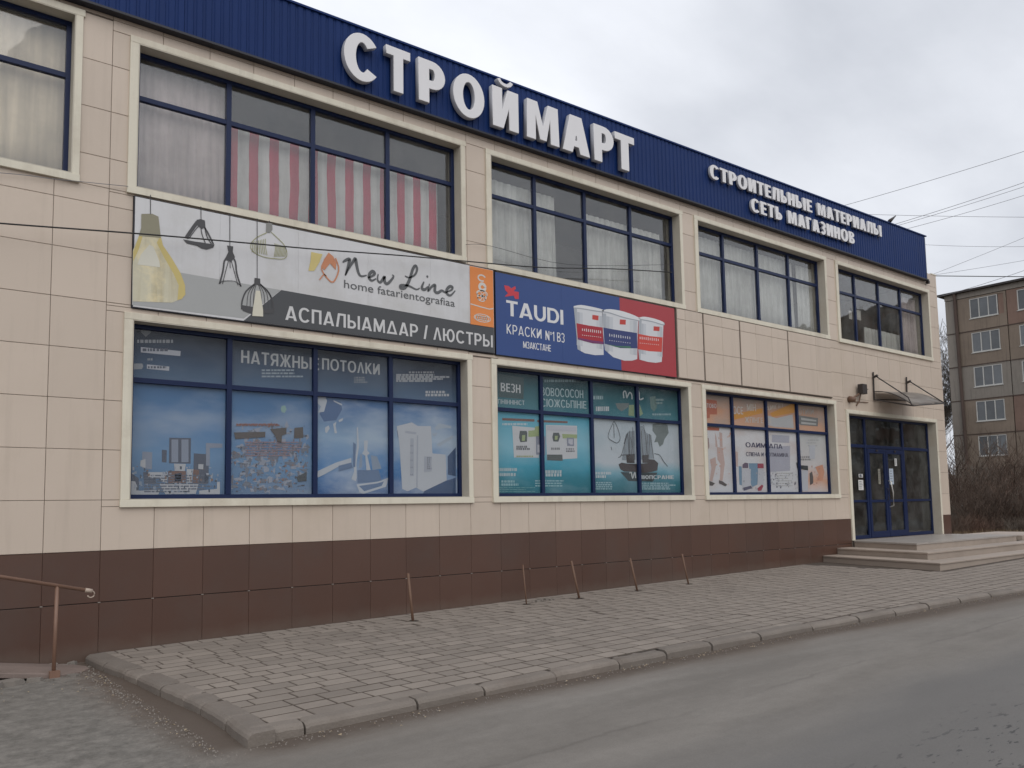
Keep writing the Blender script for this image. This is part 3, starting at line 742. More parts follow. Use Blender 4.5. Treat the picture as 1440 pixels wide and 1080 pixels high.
for k, (p, q) in enumerate(((18.775, 19.71), (19.725, 20.665))):
    dr = bpy.data.objects.new('door', None); C.objects.link(dr); dr.parent = shop
    mb = MB(); yb0, yb1 = fy-.012, fy+.05
    mb.box(p, q, yb0, yb1, 1.67, 1.785); mb.box(p, q, yb0, yb1, c+.01, c+.17)
    mb.box(p, p+.10, yb0, yb1, c+.17, 1.67); mb.box(q-.10, q, yb0, yb1, c+.17, 1.67); mb.box(p+.10, q-.10, yb0+.006, yb1-.006, .39, .46)
    mb.build('frame', MT['frame'], dr, bevel=.003)
    for u, v in ((c+.17, .39), (.46, 1.67)): MB().box(p+.10, q-.10, fy+.015, fy+.021, u, v).build('pane', MT['glassdark'], dr)
    if k:
        MB().tube([(p+.06, yb0, .95), (p+.05, yb0-.07, .93), (p+.10, yb0-.09, .62), (p+.13, yb0-.07, .30), (p+.06, yb0, .26)], .017, 8).build('handle', MT['steel'], dr, True)
    else:
        MB().tube([(q-.06, yb0, .75), (q-.06, yb0-.05, .75), (q-.06, yb0-.05, .45), (q-.06, yb0, .45)], .012, 8).build('handle', MT['metal'], dr, True)
    MB().box((p+q)/2-.04, (p+q)/2+.04, yb0-.02, yb0-.001, 1.72, 1.76).build('closer', MT['metal'], dr)

def notice(name, label, x, z, w_, h_, rot=0, mat=None):
    o = MB().box(-w_/2, w_/2, -.001, .001, -h_/2, h_/2).build(name, mat or MT['paper']); o.location = (x, fy+.008, z); o.rotation_euler = (0, rot, 0)
    mb = MB()
    for k in range(5): mb.box(-w_*.36, w_*random.uniform(.1, .38), -.0025, -.0015, h_*(.34-.16*k)-.006, h_*(.34-.16*k)+.006)
    mb.build('printed_lines', flat('ink', (.08, .09, .12)), o)
    return tag(o, label, 'notice')
notice('notice', 'white notice taped inside the glass left of the blue shop door', at(1211, 680, .2)[0], at(1211, 682, .2)[1], .24, .26)
notice('notice', 'small dark and white sticker above the notice left of the blue shop door', at(1211, 672, .2)[0], at(1211, 669, .2)[1], .20, .09)
notice('notice', 'tall pale blue opening-hours sheet on the right door leaf above the handle', at(1254, 670, .2)[0], at(1254, 670, .2)[1], .22, .42, mat=flat('paleblue', (.45, .52, .60)))
notice('notice', 'small white slip near the top of the right door leaf', at(1260, 650, .2)[0], at(1260, 650, .2)[1], .12, .20)
notice('notice', 'narrow grey paper on the left door leaf beside its handle', at(1237, 670, .2)[0], at(1237, 670, .2)[1], .12, .40, mat=flat('greypaper', (.24, .23, .19)))

# parapet with trapezoidal blue sheets
def pz0(x): return 6.655+.0030*max(x, 0)
def pz1(x): return 7.60+.0168*x
PY = -.12; PX1 = 22.16
par = bpy.data.objects.new('parapet', None); C.objects.link(par); par.parent = shop
mb = MB(); mb.v = []
for x in (XL, PX1-.01):
    mb.v += [(x, PY+.035, pz0(x)+.02), (x, .30, pz0(x)+.30), (x, .30, pz1(x)-.02), (x, PY+.035, pz1(x)-.02)]
mb.f = [(0, 1, 2, 3), (7, 6, 5, 4), (0, 4, 5, 1), (1, 5, 6, 2), (2, 6, 7, 3), (3, 7, 4, 0)]
mb.build('parapet_core', MT['cladedge'], par)
x = XL; pitch = .118
while x < PX1-.01:
    n_ = 9 if x+9*pitch < PX1 else max(1, int((PX1-x)/pitch)); mb = MB(); pr = []
    for k in range(n_):
        b_ = x+k*pitch; pr += [(b_+.0, 0), (b_+.028, 0), (b_+.040, -.012), (b_+.106, -.012)]
    pr.append((x+n_*pitch-.002, 0))
    for X, dy in pr:
        mb.v += [(X, PY+.024+dy, pz0(X)), (X, PY+.024+dy, pz1(X))]
    for i in range(len(pr)-1): mb.f.append((2*i, 2*i+2, 2*i+3, 2*i+1))
    o = mb.build('cladding_sheet', MT['clad'], par)
    x += n_*pitch
    if n_ < 9 and PX1-x < pitch: break
PXE = x
mb = MB()
for (dz, f0, y0, y1, hh) in ((0, pz1, PY-.012, .32, .03),):
    for a, b in ((XL, PX1),):
        mb.v += [(a, y0, pz1(a)-.0), (b, y0, pz1(b)), (b, y1, pz1(b)), (a, y1, pz1(a)), (a, y0, pz1(a)+hh), (b, y0, pz1(b)+hh), (b, y1, pz1(b)+hh), (a, y1, pz1(a)+hh)]
        mb.f += [(0, 3, 2, 1), (4, 5, 6, 7), (0, 1, 5, 4), (1, 2, 6, 5), (2, 3, 7, 6), (3, 0, 4, 7)]
mb.build('coping', MT['clad'], par)
mb = MB(); mb.v = []
for x_ in (XL, PX1):
    mb.v += [(x_, PY-.006, pz0(x_)-.03), (x_, .012, pz0(x_)-.03), (x_, .012, pz0(x_)), (x_, PY-.006, pz0(x_))]
mb.f = [(0, 1, 2, 3), (7, 6, 5, 4), (0, 4, 5, 1), (1, 5, 6, 2), (2, 6, 7, 3), (3, 7, 4, 0)]
mb.build('drip_edge', MT['cladedge'], par)
MB().box(XR-.30, XR+.015, -.012, .33, 6.97, 7.0).build('wall_cap', MT['trim'], shop)
MB().box(PX1+.02, PX1+.10, -.10, -.02, 6.62, 6.70).build('end_bracket', MT['metal'], shop)

# raised letters
def sign_letters(txt, spans, z0f, H, Y, depth, v, h, cond, parent, name='letter', gap=.08):
    for ch, (a, b) in zip(txt, spans):
        L, w_ = glyph(ch, v, h, cond); sx = (b-a)/w_
        L2 = [[(px*sx, py*H) for px, py in lp] for lp in L]
        me = curve_mesh(name, L2, depth, [MT['letter'], MT['letterside']], .006 if H > .4 else .003)
        o = bpy.data.objects.new(name, me); C.objects.link(o); o.parent = parent
        o.location = (a, Y-depth/2, z0f((a+b)/2)); o.rotation_euler = (R(90), 0, 0)
big_sign = thing('shop_sign', 'large white raised letters spelling СТРОЙМАРТ on the blue parapet', 'sign')
YB = -.145; DB = .085
ex = [(477, 532), (537, 577), (583, 626), (632, 681), (688, 729), (736, 786), (787, 829), (832, 863), (862, 892)]
spans = []
for (l, r) in ex:
    ym = 75+(l-477)*.345
    spans.append((at(l+6.5-4*(l-477)/415, ym, YB-DB)[0], at(r, ym+10, YB-DB)[0]))
sign_letters('СТРОЙМАРТ', spans, lambda X: 6.785+.001*X, .70, YB, DB, .27, .20, 1.0, big_sign)
small = thing('shop_sign', 'two-line white raised lettering СТРОИТЕЛЬНЫЕ МАТЕРИАЛЫ СЕТЬ МАГАЗИНОВ at right parapet end', 'sign')
def line_spans(txt, x0, x1, v, h, cond, gap, space):
    lay, tw = layout(txt, v, h, cond, gap, space); s_ = (x1-x0)/tw
    return ''.join(l[0] for l in lay), [(x0+l[1]*s_, x0+(l[1]+l[3])*s_) for l in lay]
t_, sp_ = line_spans('СТРОИТЕЛЬНЫЕ МАТЕРИАЛЫ', 12.20, 19.42, .25, .17, .86, .085, .42)
sign_letters(t_, sp_, lambda X: 7.30+.0165*(X-12.2), .30, -.145, .05, .25, .17, .86, small)
t_, sp_ = line_spans('СЕТЬ МАГАЗИНОВ', 13.62, 18.0, .25, .17, .86, .085, .42)
sign_letters(t_, sp_, lambda X: 6.88+.0155*(X-13.6), .30, -.145, .05, .25, .17, .86, small)
# ------------------------------------------------------------------ banners
def cvt(pts, ox, oy, s_, Y): return [at(ox+x/s_, oy+y/s_, Y) for x, y in pts]
YN = -.035
ban = thing('banner', 'long white lamp-shop banner with hanging lamps and dark grey lettering strip below upper window', 'banner')
MB().box(BAN1[0], BAN1[1], YN, .012, BAN1[2], BAN1[3]).build('board', MT['cladedge'], ban)
xs = [BAN1[0]+.012, 1.95, 3.05, 4.15, 5.25, BAN1[1]-.004]
MT['banwhite'] = pmat('banner_white', (.60, .605, .62), .45, .05, 1.3, 20, dirt=(.42, .41, .38), streak=.12)
for a, b in zip(xs, xs[1:]): MB().box(a+.0008, b-.0008, YN-.006, YN-.0005, BAN1[2]+.012, BAN1[3]-.012).build('banner_sheet', MT['banwhite'], ban)
L1 = YN-.008
q1 = lambda p: cvt(p, 180, 270, 5.333, L1)
q2 = lambda p: cvt(p, 420, 330, 5.143, L1)
g_ = flat('bangrey', (.36, .37, .37)); dk = flat('bandark', (.062, .066, .072)); olive = flat('olive', (.25, .235, .165)); cream = pmat('lamp_print', (.56, .53, .40), .5, .1, 4, 30, dirt=(.95, .80, .45), streak=.9); yel = flat('lampyellow', (.55, .45, .17))
poly_print('grey_band', [q1([(34, 545), (395, 605), (1145, 735), (1075, 790), (868, 948), (30, 846)])], L1, g_, ban)
mb = MB(); xe = 6.49
zt0 = q1([(1150, 735)])[0]; zb0 = q1([(868, 948)])[0]
mb.quad((zt0[0], L1-.001, zt0[1]), (zb0[0], L1-.001, BAN1[2]+.013), (xe, L1-.001, BAN1[2]+.013), (xe, L1-.001, 3.40))
mb.build('dark_strip', dk, ban)
# big pale lamp
poly_print('printed_lamp', [q1([(85, 320), (240, 330), (262, 400), (330, 500), (395, 610), (428, 700), (430, 770), (405, 800), (330, 830), (34, 820), (36, 440)])], L1-.0020, cream, ban)
poly_print('printed_lamp', [q1([(245, 330), (262, 400), (330, 500), (395, 610), (428, 700), (430, 770), (400, 805), (370, 810), (380, 700), (340, 610), (270, 490), (215, 380)]), q1([(82, 330), (110, 330), (80, 430), (40, 520), (38, 450)])], L1-.0030, yel, ban)
poly_print('printed_lamp', [q1([(160, 395), (190, 410), (235, 520), (240, 565), (70, 545), (95, 470)])], L1-.0036, flat('glow', (.62, .61, .53)), ban)
poly_print('printed_lamp', [q1([(100, 165), (180, 163), (228, 185), (246, 345), (80, 330), (98, 270)])], L1-.0040, olive, ban)
mb = MB()
def st(pts, w_=.012, k=3, f=q1, Y=L1-.0045, taper=False): ribbon(mb, smooth_path(f(pts), k), w_, Y, taper)
for p in ([(168, 22), (168, 168)], [(546, 108), (547, 205)], [(763, 158), (763, 405)], [(968, 200), (968, 648)], [(1060, 215), (1060, 235)]): st(p, .010, 1)
# lamp two
st([(520, 225), (480, 280), (436, 345)], .045); st([(560, 245), (600, 310), (640, 392)], .022); st([(545, 260), (555, 320), (580, 385)], .012); st([(575, 260), (590, 330), (625, 390)], .014); st([(455, 350), (500, 290), (530, 255)], .010)
# lamp three
st([(750, 480), (722, 520), (712, 590), (686, 690)], .022); st([(785, 485), (806, 530), (815, 610), (846, 710)], .022); st([(752, 520), (730, 600), (708, 690)], .010); st([(775, 520), (800, 610), (824, 700)], .010); st([(764, 520), (766, 572)], .010); st([(684, 684), (720, 668), (800, 670), (846, 706)], .008)
# lamp four
st([(950, 690), (885, 745), (855, 820), (852, 880)], .020); st([(988, 690), (1050, 750), (1085, 820), (1092, 900)], .020)
for a_ in (-70, -48, -25, 30, 52, 76, 98): st([(968+a_*.25, 690), (968+a_*.95, 760), (968+a_*1.12, 870)], .009)
tag(mb.build('printed_wires', flat('ink2', (.06, .06, .065)), ban), kind='stuff')
poly_print('printed_lamp', [q1([(512, 210), (545, 203), (576, 215), (580, 262), (552, 278), (520, 250)]), q1([(412, 355), (500, 372), (560, 380), (648, 395), (640, 416), (590, 432), (552, 424), (520, 405), (440, 385)]),
    q1([(742, 402), (788, 408), (785, 450), (802, 490), (770, 525), (725, 505), (752, 450)]), q1([(948, 645), (990, 650), (992, 700), (945, 695)]), q1([(852, 848), (936, 862), (930, 916), (860, 892)]), q1([(1014, 875), (1093, 880), (1090, 912), (1018, 912)])], L1-.0050, flat('ink2', (.06, .06, .065)), ban, True)
poly_print('printed_lamp', [q1([(958, 740), (990, 742), (1012, 890), (1012, 935), (930, 930), (938, 860)])], L1-.0076, flat('bulb', (.62, .60, .50)), ban)
mb = MB()
st([(1040, 305), (960, 345), (920, 395), (935, 445), (1010, 485), (1100, 500), (1170, 500), (1192, 465), (1172, 400), (1120, 345), (1072, 300)], .010)
for k in range(9):
    st([(925+k*13, 375-k*3), (935+k*12, 410), (930+k*14, 450+k*3)], .009); st([(1100+k*9, 385+k*3), (1105+k*10, 430), (1095+k*10, 485)], .009)
tag(mb.build('printed_wires', flat('olivewire', (.33, .33, .17)), ban), kind='stuff')
poly_print('printed_lamp', [q1([(1036, 232), (1080, 235), (1082, 282), (1062, 306), (1034, 300)])], L1-.0060, flat('lampgrey', (.22, .22, .21)), ban)
poly_print('printed_lamp', [q2([(90, 125), (172, 142), (150, 200), (112, 262), (70, 262), (85, 190)])], L1-.0035, flat('lampyel2', (.60, .50, .20)), ban)
poly_print('printed_lamp', [q2([(216, 130), (250, 158), (272, 205), (268, 255), (226, 208), (186, 258), (170, 240), (182, 180)])], L1-.0035, flat('lamporange', (.55, .23, .12)), ban)
mb = MB()
st([(186, 190), (165, 250), (215, 325), (250, 342), (280, 290), (288, 235), (265, 170)], .022, f=q2); st([(150, 328), (180, 290), (200, 300)], .018, f=q2)
mb.build('printed_wires', flat('lamporange', (.55, .23, .12)), ban)
mb = MB()
for p in ([(318, 200), (340, 185), (368, 178), (360, 215), (337, 295)], [(337, 295), (362, 245), (395, 192), (410, 175), (418, 215), (432, 275), (452, 300), (492, 294)],
          [(500, 312), (530, 300), (550, 282), (535, 265), (512, 285), (510, 315), (530, 332), (560, 318)], [(575, 285), (570, 325), (590, 345), (615, 312), (620, 305), (622, 340), (640, 355), (668, 330), (686, 302), (676, 290)],
          [(768, 298), (800, 310), (840, 290), (856, 250), (845, 225), (825, 250), (800, 330), (770, 382), (740, 386), (735, 370), (760, 365), (800, 372), (850, 396), (875, 386)],
          [(906, 340), (890, 385), (912, 397), (935, 375)], [(946, 355), (935, 408), (960, 378), (986, 365), (984, 408), (1006, 420), (1034, 405), (1062, 418), (1080, 410)],
          [(1075, 412), (1105, 400), (1112, 380), (1092, 375), (1070, 400), (1075, 430), (1100, 438), (1132, 405)]):
    ribbon(mb, smooth_path(q2(p), 5), .050, L1-.003, True)
c_ = q2([(930, 303)])[0]; mb.quad(*[(c_[0]+.02*math.cos(t), L1-.003, c_[1]+.02*math.sin(t)) for t in [k*math.pi/4 for k in range(8)]])
mb.build('script_lettering', flat('inkgrey', (.10, .105, .11)), ban)
def builtin_text(txt, x0, x1, z0, Y, mat, parent, rise=0, hs=None, name='lettering', off=0.0):
    cu = bpy.data.curves.new('t', 'FONT'); cu.body = txt; cu.size = 1; cu.offset = off; cu.resolution_u = 3
    o = bpy.data.objects.new('tmp', cu); C.objects.link(o); bpy.context.view_layer.update()
    me = bpy.data.meshes.new_from_object(o.evaluated_get(bpy.context.evaluated_depsgraph_get())); wd = o.dimensions.x
    bpy.data.objects.remove(o); bpy.data.curves.remove(cu)
    me.name = name; me.materials.clear(); me.materials.append(mat)
    o = bpy.data.objects.new(name, me); C.objects.link(o); o.parent = parent
    s_ = (x1-x0)/wd; o.scale = (s_, hs or s_, 1); o.location = (x0, Y, z0); o.rotation_euler = (R(90), -math.atan2(rise, x1-x0), 0)
    return o
a_, b_ = q2([(322, 382)])[0], q2([(1125, 522)])[0]
builtin_text('home fatarientografiaa', a_[0], b_[0], a_[1], L1-.003, flat('inkgrey', (.10, .105, .11)), ban, rise=b_[1]-a_[1], hs=.17, off=.004)
print_text('АСПАЛЫАМДАР / ЛЮСТРЫ'.replace('ЛЮ', 'ΛЮ'), 2.86, 6.46, 3.065, .20, L1-.003, flat('banletter', (.58, .585, .59)), ban, v=.17, h=.15, cond=.98, gap=.13)
o_ = MB().box(6.01, 6.485, L1-.006, L1-.0035, 3.40, 4.365).build('orange_sticker', MT['orange'], ban)
mb = MB()
def scr(cx, cz, rx, rz, w_=.02, a0=0, a1=360): ribbon(mb, [(cx+rx*math.cos(R(a0+(a1-a0)*k/14)), cz+rz*math.sin(R(a0+(a1-a0)*k/14))) for k in range(15)], w_, L1-.0075)
scr(6.25, 4.20, .075, .05, .025, 20, 300); scr(6.26, 4.05, .06, .055, .05); scr(6.25, 3.94, .11, .05, .018); scr(6.24, 3.86, .08, .05, .016); scr(6.2, 3.90, .05, .07, .014); scr(6.3, 3.9, .04, .06, .014)
ribbon(mb, [(6.015, 3.735), (6.2, 3.715), (6.4, 3.70), (6.48, 3.72)], .018, L1-.0075)
for k in range(6): scr(6.13+.045*k, 3.53, .028, .035, .014)
scr(6.25, 3.53, .17, .065, .012)
mb.build('white_squiggles', flat('squig', (.62, .60, .56)), ban)
del mb

ban2 = thing('banner', 'blue and red paint banner with three white buckets and TAUDI lettering', 'banner')
MB().box(BAN2[0], BAN2[1], YN, .012, BAN2[2], BAN2[3]).build('board', MT['cladedge'], ban2)
bl = pmat('banner_blue', (.022, .060, .215), .4, .06, 1.2, 20); rd = pmat('banner_red', (.36, .035, .045), .4, .06, 1.2, 20)
for a, b, m_ in ((BAN2[0]+.008, 8.02, bl), (8.022, 9.50, bl), (9.502, BAN2[1]-.008, rd)):
    MB().box(a, b, YN-.006, YN-.0005, BAN2[2]+.01, BAN2[3]-.01).build('banner_sheet', m_, ban2)
wt = flat('printwhite', (.66, .67, .69))
print_text('TAUDI', 6.76, 8.05, 3.645, .265, L1, wt, ban2, v=.20, h=.17, cond=1.1, gap=.09)
print_text('КРАСКИ', 6.76, 7.53, 3.335, .165, L1, wt, ban2, v=.13, h=.12, cond=.95, gap=.15)
print_text('No1 ВЗ', 7.62, 8.07, 3.325, .165, L1, wt, ban2, v=.14, h=.13, cond=.9, gap=.12)
print_text('МЗАКСТАНЕ', 7.11, 7.74, 3.13, .115, L1, wt, ban2, v=.15, h=.13, cond=.9, gap=.06)
q3 = lambda p: cvt(p, 650, 360, 4.5, L1)
q5 = lambda p: cvt(p, 800, 420, 9.0, L1)
poly_print('emblem', [q3([(265, 185), (295, 190), (310, 205), (335, 190), (340, 207), (325, 222), (358, 228), (358, 272), (335, 272), (325, 250), (268, 258), (290, 235), (272, 215)])], L1, flat('redmark', (.55, .04, .06)), ban2)
bw = flat('bucketwhite', (.60, .62, .65)); bg_ = flat('bucketgrey', (.36, .39, .43))
for nm, body, rim, band, mt, sq, shade, words in (
  ('b', [(885, 250), (880, 640), (890, 770), (1000, 800), (1100, 812), (1175, 800), (1190, 480), (1196, 325)], [(885, 240), (960, 228), (1100, 258), (1200, 300), (1196, 332), (1050, 290), (900, 262)], [(880, 445), (1030, 475), (1185, 490), (1175, 675), (1020, 665), (877, 640)], 'bandred2', [(1072, 350), (1148, 355), (1146, 412), (1070, 405)], [(885, 262), (920, 268), (905, 775), (890, 768)], ((900, 515), (1130, 540))),
  ('a', [(60, 105), (82, 300), (110, 640), (200, 690), (330, 715), (440, 712), (430, 350), (425, 160)], [(60, 95), (150, 80), (300, 105), (430, 140), (425, 168), (300, 150), (150, 125), (66, 118)], [(95, 310), (250, 340), (427, 365), (437, 577), (300, 565), (110, 515)], 'bandred', [(297, 205), (375, 215), (372, 275), (295, 262)], [(62, 120), (100, 125), (150, 660), (112, 640)], ((170, 410), (400, 440))),
  ('c', [(420, 158), (430, 400), (455, 650), (560, 740), (700, 785), (800, 785), (865, 765), (870, 420), (880, 262)], [(420, 148), (520, 132), (700, 165), (882, 238), (878, 278), (700, 240), (520, 182), (424, 165)], [(435, 365), (600, 395), (862, 435), (866, 630), (650, 625), (450, 570)], 'bandnavy', [(645, 262), (720, 268), (718, 330), (642, 325)], [(424, 185), (470, 190), (500, 690), (458, 650)], ((515, 480), (770, 515)))):
    cl_ = lambda P: smooth_path(P+[P[0]], 3)[:-1]
    poly_print('printed_bucket', [q5(body)], L1-.0005, bw, ban2)
    poly_print('printed_bucket', [q5(shade)], L1-.0012, bg_, ban2)
    for f0, f1, c_ in ((.10, .20, (.42, .45, .49)), (.20, .30, (.50, .53, .57)), (.86, .96, (.44, .47, .51)), (.76, .86, (.52, .55, .58))):
        xa = min(p[0] for p in body); xb = max(p[0] for p in body); ya = min(p[1] for p in body); yb_ = max(p[1] for p in body)
        x_0 = xa+(xb-xa)*f0; x_1 = xa+(xb-xa)*f1; dy = (x_0-xa)*.17
        poly_print('bucket_shade', [q5([(x_0, ya+dy+55), (x_1, ya+dy+62), (x_1, ya+(yb_-ya)*.80+dy*.9), (x_0, ya+(yb_-ya)*.78+dy*.9)])], L1-.0015, flat('bs%d' % int(c_[0]*100), c_), ban2)
    poly_print('bucket_band', [q5(band)], L1-.0018, flat(mt, {'bandred2': (.55, .06, .045), 'bandred': (.36, .02, .035), 'bandnavy': (.03, .045, .16)}[mt]), ban2)
    mb = MB(); hl = len(rim)//2; ribbon(mb, smooth_path(q5(sorted(rim[hl:], key=lambda p: p[0])), 4), .020, L1-.0022); mb.build('lid_edge', flat('lidedge', (.33, .36, .40)), ban2)
    poly_print('bucket_lid', [q5(cl_(rim))], L1-.0018, flat('lid', (.66, .68, .70)), ban2)
    poly_print('bucket_mark', [q5(sq)], L1-.0018, flat('markred', (.48, .05, .04)), ban2)
    mb = MB(); (wx0, wz0), (wx1, wz1) = words
    for k in range(10):
        t = k/9; cx, cz = q5([(wx0+(wx1-wx0)*t, wz0+(wz1-wz0)*t-18)])[0]
        hh = random.uniform(.018, .030); mb.quad(*[(cx+dx, L1-.003, cz+dz) for dx, dz in ((-.009, -hh), (.009, -hh), (.009, hh), (-.009, hh))])
        mb.quad(*[(cx+dx, L1-.003, cz-.10+dz) for dx, dz in ((-.012, -.006), (.010, -.006), (.010, .006), (-.012, .006))])
    tag(mb.build('illegible_print', flat('printwhite', (.66, .67, .69)), ban2), kind='stuff')
poly_print('bucket_band', [q5([(480, 575), (600, 598), (780, 602), (782, 628), (600, 612)])], L1-.0042, flat('green', (.05, .16, .10)), ban2)
poly_print('bucket_band', [q5([(112, 492), (300, 530), (432, 545), (435, 577), (300, 565), (110, 515)])], L1-.0042, flat('purple', (.16, .03, .12)), ban2)

# ------------------------------------------------------------------ window posters
YPO = .212
def poster(op, tz, mull, label, lo, hi, per=None):
    p = thing('window_poster', label, 'poster')
    x0, x1, z0, z1 = op; xs = [x0+.03]+list(mull)+[x1-.03]
    for i, (a, b) in enumerate(zip(xs, xs[1:])):
        MB().box(a+.002, b-.002, YPO, YPO+.003, z0+.03, tz-.001).build('film', (per or {}).get(i, lo), p)
        MB().box(a+.002, b-.002, YPO, YPO+.003, tz+.001, z1-.03).build('film', hi, p)
    return p
def shape(parent, col, polys, f, lay=1, name='print'):
    o = poly_print(name, [f(p) for p in polys], YPO-.0015*lay, flat('p_%03d_%03d_%03d' % tuple(int(c*999) for c in col), col, .4), parent)
    if len(polys) > 1: o['kind'] = 'stuff'
    return o
def lines(parent, f, x0, x1, y0, y1, n, col=(.5, .55, .58), lay=2, h=3.0, skip=.25):
    mb = MB(); Y = YPO-.0015*lay
    for k in range(n):
        y = y0+(y1-y0)*(k/max(1, n-1)); x = x0
        xe = x1-(x1-x0)*random.uniform(0, .35)
        while x < xe:
            w_ = random.uniform(.02, .10)*(x1-x0)+4
            P = f([(x, y-h), (min(x+w_, xe), y-h), (min(x+w_, xe), y+h), (x, y+h)]); mb.quad(*[(q[0], Y, q[1]) for q in P][::-1]); x += w_+3+random.uniform(0, 4)
    return tag(mb.build('illegible_print', flat('p_%03d_%03d_%03d' % tuple(int(c*999) for c in col), col, .4), parent), kind='stuff')
lo1 = poster_mat('blue_sky_film', [(0, (.08, .14, .24)), (.35, (.14, .25, .40)), (.65, (.095, .20, .37)), (1, (.060, .13, .25))], .60, 2.1, .7, (.30, .36, .44), 1.0)
lo1b = poster_mat('blue_water_film', [(0, (.018, .075, .22)), (.3, (.07, .19, .40)), (.6, (.24, .35, .48)), (1, (.045, .12, .28))], .60, 2.1, .8, (.40, .46, .53), 1.2)
hi1 = poster_mat('slate_film', [(0, (.085, .14, .22)), (.55, (.032, .052, .09)), (.9, (.010, .014, .024))], 2.1, 2.8, .4, (.15, .18, .22), 1.3)  # printed slate gradient; the soffit's shadow at the top is put into its colour
pA = poster(DN[0], 2.10, MU_L[0], 'blue stretch-ceiling poster film lettered НАТЯЖНЫЕ ПОТОЛКИ filling the lower window', lo1, hi1, {2: lo1b, 3: lo1b})
fA = lambda p: cvt(p, 180, 440, 4.0, YPO); fB = lambda p: cvt(p, 310, 460, 4.32, YPO); fC = lambda p: cvt(p, 430, 480, 4.696, YPO)
tw_ = flat('postertext', (.36, .38, .39))
a_, b_ = fB([(125, 212)])[0], fB([(545, 248)])[0]
print_text('НАТЯЖНЫЕ', a_[0], fB([(598, 250)])[0][0], a_[1]-.01, .175, YPO-.003, tw_, pA, v=.17, h=.15, cond=.95, gap=.12, rise=.0)
a_ = fC([(107, 185)])[0]; b_ = fC([(488, 220)])[0]
print_text('ПОТОΛКИ', a_[0], b_[0], a_[1], .165, YPO-.003, tw_, pA, v=.17, h=.15, cond=.95, gap=.12)
lines(pA, fB, 250, 530, 262, 300, 3, (.22, .27, .31), 2, 5); lines(pA, fC, 320, 410, 240, 270, 3, (.20, .22, .24), 2, 5)
shape(pA, (.34, .36, .40), [[(72, 192), (296, 215), (294, 243), (72, 222)], [(106, 290), (232, 302), (231, 326), (106, 314)]], fA, 1, 'label_strip')
lines(pA, fA, 82, 290, 208, 212, 1, (.06, .07, .10), 2, 8); lines(pA, fA, 112, 225, 306, 308, 1, (.06, .07, .10), 2, 6); lines(pA, fA, 52, 300, 160, 175, 1, (.24, .26, .28), 2, 9); lines(pA, fA, 110, 150, 262, 264, 1, (.24, .26, .28), 2, 6)
shape(pA, (.22, .24, .26), [[(32, 285), (80, 285), (86, 300), (78, 316), (32, 318)]], fA, 2)
shape(pA, (.11, .12, .13), [[(66, 72), (90, 60), (120, 85), (130, 110), (100, 135), (74, 110)]], fA, 1)
# household goods along the foot of the first pane
shape(pA, (.07, .085, .12), [[(232, 702), (354, 704), (352, 848), (230, 846)], [(370, 790), (455, 796), (452, 960), (366, 958)], [(85, 895), (150, 900), (160, 960), (90, 962)], [(14, 900), (60, 930), (60, 990), (14, 985)], [(190, 770), (218, 772), (216, 842), (190, 840)]], fA, 1)
shape(pA, (.20, .235, .30), [[(244, 712), (282, 712), (282, 840), (244, 840)], [(300, 712), (340, 712), (340, 840), (300, 840)], [(80, 780), (136, 784), (134, 880), (78, 874)], [(438, 732), (530, 736), (530, 758), (460, 760), (460, 860), (438, 860)]], fA, 2)
shape(pA, (.36, .38, .41), [[(176, 962), (396, 962), (380, 1018), (210, 1020)], [(114, 896), (222, 896), (220, 955), (190, 950), (180, 925), (114, 925)], [(330, 878), (362, 880), (360, 955), (330, 955)], [(14, 945), (40, 948), (60, 1000), (180, 995), (170, 1022), (14, 1022)], [(500, 950), (516, 950), (516, 1020), (400, 1020), (400, 1000), (500, 990)], [(395, 850), (424, 852), (422, 880), (395, 878)], [(70, 830), (98, 822), (98, 872), (68, 862)], [(258, 848), (325, 850), (318, 890), (262, 888)]], fA, 3)
shape(pA, (.15, .09, .075), [[(226, 890), (325, 890), (325, 958), (226, 956)], [(366, 880), (400, 884), (395, 955), (364, 955)]], fA, 2)
lines(pA, fA, 90, 480, 915, 1005, 7, (.10, .12, .16), 4, 4)
shape(pA, (.035, .05, .08), [[(262, 905), (300, 900), (298, 945), (262, 948)], [(430, 900), (455, 930), (430, 960)]], fA, 4)
# collage of the second pane: overlapping flakes of colour
rr = random.Random(3)
for col, n_, ly in (((.24, .27, .33), 130, 1), ((.13, .15, .19), 130, 2), ((.22, .13, .10), 90, 3), ((.05, .05, .06), 70, 4), ((.21, .25, .31), 60, 5)):
    P = []
    for k in range(n_):
        cx, cy = rr.uniform(60, 530), rr.uniform(600, 1000)
        if cy < 700 and rr.random() < .5: cy += 150
        if cx < 110 and cy < 760: cx += 150
        r_ = rr.uniform(4, 15)*(1.5 if ly < 3 else .55); m_ = rr.randint(3, 5); ax_ = rr.uniform(.4, 1.9)
        P.append([(cx+ax_*r_*rr.uniform(.6, 1.3)*math.cos(2*math.pi*j/m_+ly+ax_), cy+r_/ax_*rr.uniform(.5, 1.4)*math.sin(2*math.pi*j/m_+ly+ax_)) for j in range(m_)][::-1])
    shape(pA, col, P, fB, ly, 'collage_pieces')
shape(pA, (.085, .075, .07), [[(300, 620), (400, 610), (398, 650), (372, 660), (370, 702), (345, 700), (330, 660)], [(448, 612), (500, 608), (502, 672), (445, 676)], [(80, 640), (272, 636), (270, 668), (90, 680)]], fB, 6)
lines(pA, fB, 95, 400, 590, 596, 2, (.24, .12, .10), 6, 4); lines(pA, fB, 150, 540, 700, 780, 6, (.22, .17, .20), 6, 4)
shape(pA, (.05, .06, .07), [[(458, 910), (522, 880), (522, 935), (470, 940)]], fB, 6)
